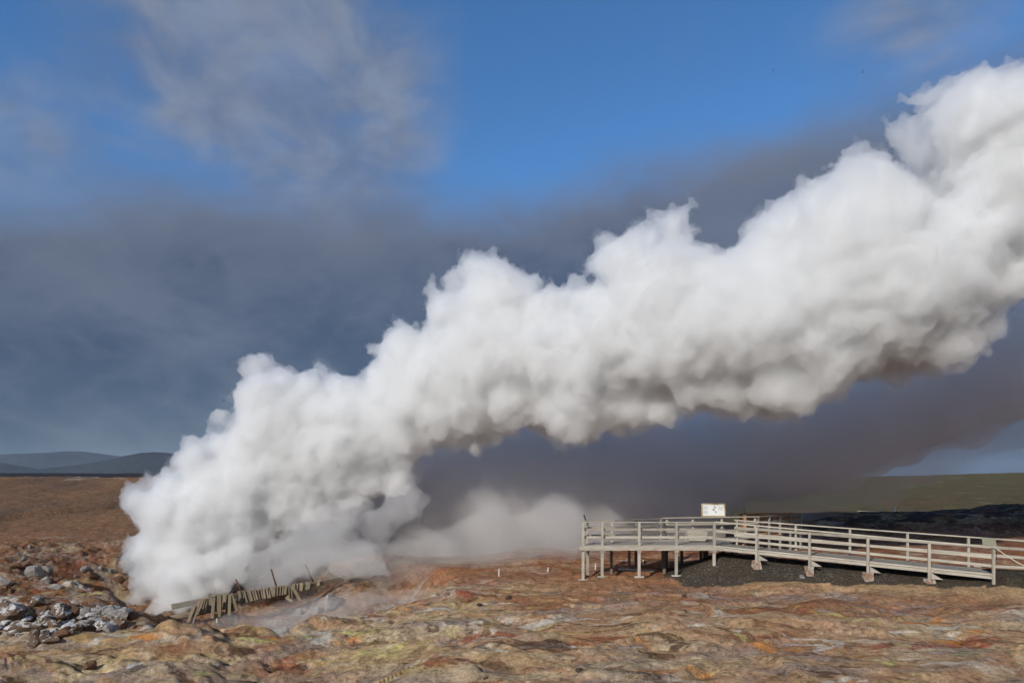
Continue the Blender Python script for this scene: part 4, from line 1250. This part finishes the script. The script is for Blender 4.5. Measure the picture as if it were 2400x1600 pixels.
def build_stones():
    rd = random.Random(21)
    kinds = {}
    def put(name, mat, p, r, sink=.36):
        key = (name, mat.name, rd.randrange(6))
        if key not in kinds: kinds[key] = rock_mesh(name, 100 + len(kinds) * 7, mat)
        o = bpy.data.objects.new(name, kinds[key]); COL.objects.link(o)
        o.location = p + Vector((0, 0, r * (.5 - sink)))
        o.rotation_euler = (rd.uniform(-.35, .35), rd.uniform(-.35, .35), rd.uniform(0, 6.28))
        s = r * rd.uniform(.85, 1.15); o.scale = (s, s * rd.uniform(.8, 1.1), s * rd.uniform(.75, 1.15))
        return o
    # white crusted rubble left of the vent (frame pixels and radius in metres)
    named = [(30, 1440, .62, 'largest white-crusted boulder at the left edge of the picture'), (85, 1418, .42, 'white-crusted boulder just right of the largest one'), (150, 1440, .55, 'brown boulder capped white on top of the rubble bank'),
             (110, 1465, .5, 'dark boulder with a white cap in the middle of the rubble bank'), (62, 1475, .45, 'rusty brown boulder under the largest white-crusted one')]
    for px, py, r, lab in named:
        p = ground_hit(px, py)
        if p: tag(put('boulder', M_ROCKWHITE, p, r, .35), lab, 'boulder', 'boulders of the rubble bank')
    n = 0
    while n < 135:
        px = rd.uniform(-20, 300); py = rd.gauss(1460, 24) + (px - 130) * .02
        if py < 1405 or py > 1515 or (px > 170 and py > 1500 - (px - 170) * .25): continue
        p = ground_hit(px, py)
        if p is None or p.y > 33: continue
        r = rd.choice([.07, .09, .11, .14, .18, .24, .3])
        tag(put('crusted_rock', M_ROCKPALE if px < 62 or rd.random() < .1 else (M_ROCKBROWN if rd.random() < .3 else M_ROCKWHITE), p, r), 'rock with mineral crust in the rubble bank left of the vent', 'rock', 'crusted rocks in the rubble bank'); n += 1
    n = 0
    while n < 26:
        px = rd.uniform(185, 300); py = rd.uniform(1428, 1478)
        p = ground_hit(px, py)
        if p is None: continue
        tag(put('grey_stone', M_ROCKGREY, p, rd.uniform(.14, .34)), 'light grey angular stone piled beside the vent', 'stone', 'grey stones beside the vent'); n += 1
    n = 0
    while n < 36:
        px = rd.uniform(-30, 340); py = rd.triangular(1262, 1405, 1350)
        p = ground_hit(px, py)
        if p is None or p.y < 28: continue
        m_ = rd.random()
        tag(put('slope_rock', M_ROCKBROWN if m_ < .72 else M_ROCKGREY, p, rd.choice([.1, .13, .16, .2, .26, .36]) * rd.uniform(.9, 1.25)), 'rust-brown rock bedded in the rough slope behind the vent', 'rock', 'rocks bedded in the rough slope') ; n += 1
    # pale boulders in the pit
    for px, py, r, lab in ((703, 1440, .42, 'rounded pale boulder half veiled in the pit steam'), (778, 1418, .6, 'broad pale boulder on the pit wall below the plank heap'), (668, 1480, .25, 'pale stone at the near lip of the pit notch'),
                           (745, 1436, .3, 'pale boulder between the rounded and the broad one in the pit')):
        p = ground_hit(px, py)
        if p: tag(put('pale_boulder', M_ROCKGREY, p, r, .3), lab, 'boulder', 'pale boulders in the pit')
    singles = [(1192, 1404, .14, M_ROCKDARK, 'lone dark stone on the clay left of the platform'), (1124, 1420, .13, M_ROCKDARK, 'dark stone on the clay, nearer the pit than its twin'), (1603, 1398, .13, M_ROCKDARK, 'dark pointed stone on the brown clay below the gravel bank'),
               (1356, 1573, .085, M_ROCKDARK, 'small dark stone on pale foreground clay'), (1137, 1592, .07, M_ROCKBROWN, 'small orange-brown stone at the bottom edge of the picture'), (318, 1572, .2, M_ROCKGREY, 'grey stone half buried in the foreground mound'),
               (1565, 1293, .14, M_ROCKBROWN, 'brown stone on the ground seen under the platform'), (316, 1471, .12, M_ROCKBROWN, 'brown stone on the crest of the yellow mound'), (215, 1566, .22, M_ROCKBROWN, 'flat brown slab on the foreground slope at left'), (1880, 1354, .14, M_ROCKGREY, 'pale block on the gravel below the second ramp footing')]
    for px, py, r, m_, lab in singles:
        p = ground_hit(px, py)
        if p: tag(put('stone', m_, p, r, .15), lab, 'stone')
    # pegs
    for px, py, h, lab in ((1169, 1350, .36, 'tallest pale peg, on the mound far left of the platform'), (1284, 1340, .22, 'short pale peg left of the platform legs'), (1395, 1334, .3, 'pale peg just behind the corner leg of the platform'), (1507, 1324, .28, 'slim pale peg seen between the platform legs'), (508, 1459, .2, 'tiny pale peg on the crest of the foreground mound')):
        p = ground_hit(px, py)
        if p: tag(beam('peg', p - Vector((0, 0, .06)), p + Vector((.015, 0, h)), .05, .05, M_PEG, None, up=Vector((0, 1, 0))), lab, 'peg', 'pegs in the ground')
    # marker post with ropes beyond the earth bank
    p = Vector(((2097.5 - CX) / FPX * 54, 54, 0)); p.z = hz(p.x, p.y)
    p.z = min(p.z, EYE - (1206 - CY) / FPX * 54)
    r_ = empty('roped_post', p); tag(r_, 'white post with a sagging rope beyond the dark earth bank', 'post')
    top = EYE - (1188 - CY) / FPX * 54
    beam('stake', (p.x, p.y, p.z - .2), (p.x, p.y, top), .09, .09, M_WHITE, r_, up=Vector((0, 1, 0)))
    for dx in (-2.0, 3.6):
        e = Vector((p.x + dx, p.y + 2.0, EYE - (1199 - CY) / FPX * 54))
        tube('rope', [Vector((p.x, p.y, top - .08)).lerp(e, t) - Vector((0, 0, .12 * 4 * t * (1 - t))) for t in np.linspace(0, 1, 8)], .018, M_ROPE, r_, 6)
    # two gulls far up
    for px, py, d, bank, lab in ((1811, 166, 200, .5, 'small gull with raised wings, left of the two in the blue sky'), (2022, 169, 205, -.15, 'small gull gliding level, nearer the steam cloud')):
        c = P(px, py, d)
        secs = [(-.30, .015), (-.2, .05), (-.05, .075), (.08, .07), (.17, .045), (.22, .05), (.27, .03), (.31, .008)]
        vs, fs = [], []
        for xx, rr_ in secs:
            for k in range(8):
                t = 2 * math.pi * k / 8; vs.append(Vector((xx, rr_ * math.cos(t), rr_ * math.sin(t))))
        for i in range(len(secs) - 1):
            for k in range(8): fs.append((i * 8 + k, i * 8 + (k + 1) % 8, (i + 1) * 8 + (k + 1) % 8, (i + 1) * 8 + k))
        for sgn in (-1, 1):
            b0 = len(vs)
            st = [(.0, .1, .17, .0), (.3, .13, .12, .16 + bank * .2), (.62, .02, .03, .10 + bank * .5)]
            for yy, xf_, ch, zz in st:
                for zt in (.012, -.006):
                    vs.append(Vector((xf_, sgn * yy, zz + zt))); vs.append(Vector((xf_ - ch - .05, sgn * yy, zz + zt)))
            for i in range(2):
                q = b0 + i * 4
                fs += [(q, q + 1, q + 5, q + 4), (q + 2, q + 6, q + 7, q + 3), (q, q + 4, q + 6, q + 2), (q + 1, q + 3, q + 7, q + 5)]
        b0 = len(vs)
        vs += [Vector(v) for v in ((-.27, .03, 0), (-.27, -.03, 0), (-.46, .08, 0), (-.46, -.08, 0), (-.27, .03, .012), (-.27, -.03, .012), (-.46, .08, .006), (-.46, -.08, .006))]
        fs += [(b0, b0 + 1, b0 + 3, b0 + 2), (b0 + 4, b0 + 6, b0 + 7, b0 + 5), (b0 + 2, b0 + 3, b0 + 7, b0 + 6)]
        R = Euler((.25 if bank > 0 else -.2, -.05, .35 if bank > 0 else -.6)).to_matrix()
        o = mesh_obj('gull', [c + R @ v for v in vs], fs, M_BIRD, None, True)
        tag(o, lab, 'bird', 'gulls in the sky')


build_world()
build_light_camera()
build_ground()
build_far()
build_platform()
build_wreck()
build_stones()
build_steam()
build_mists()
build_haze()
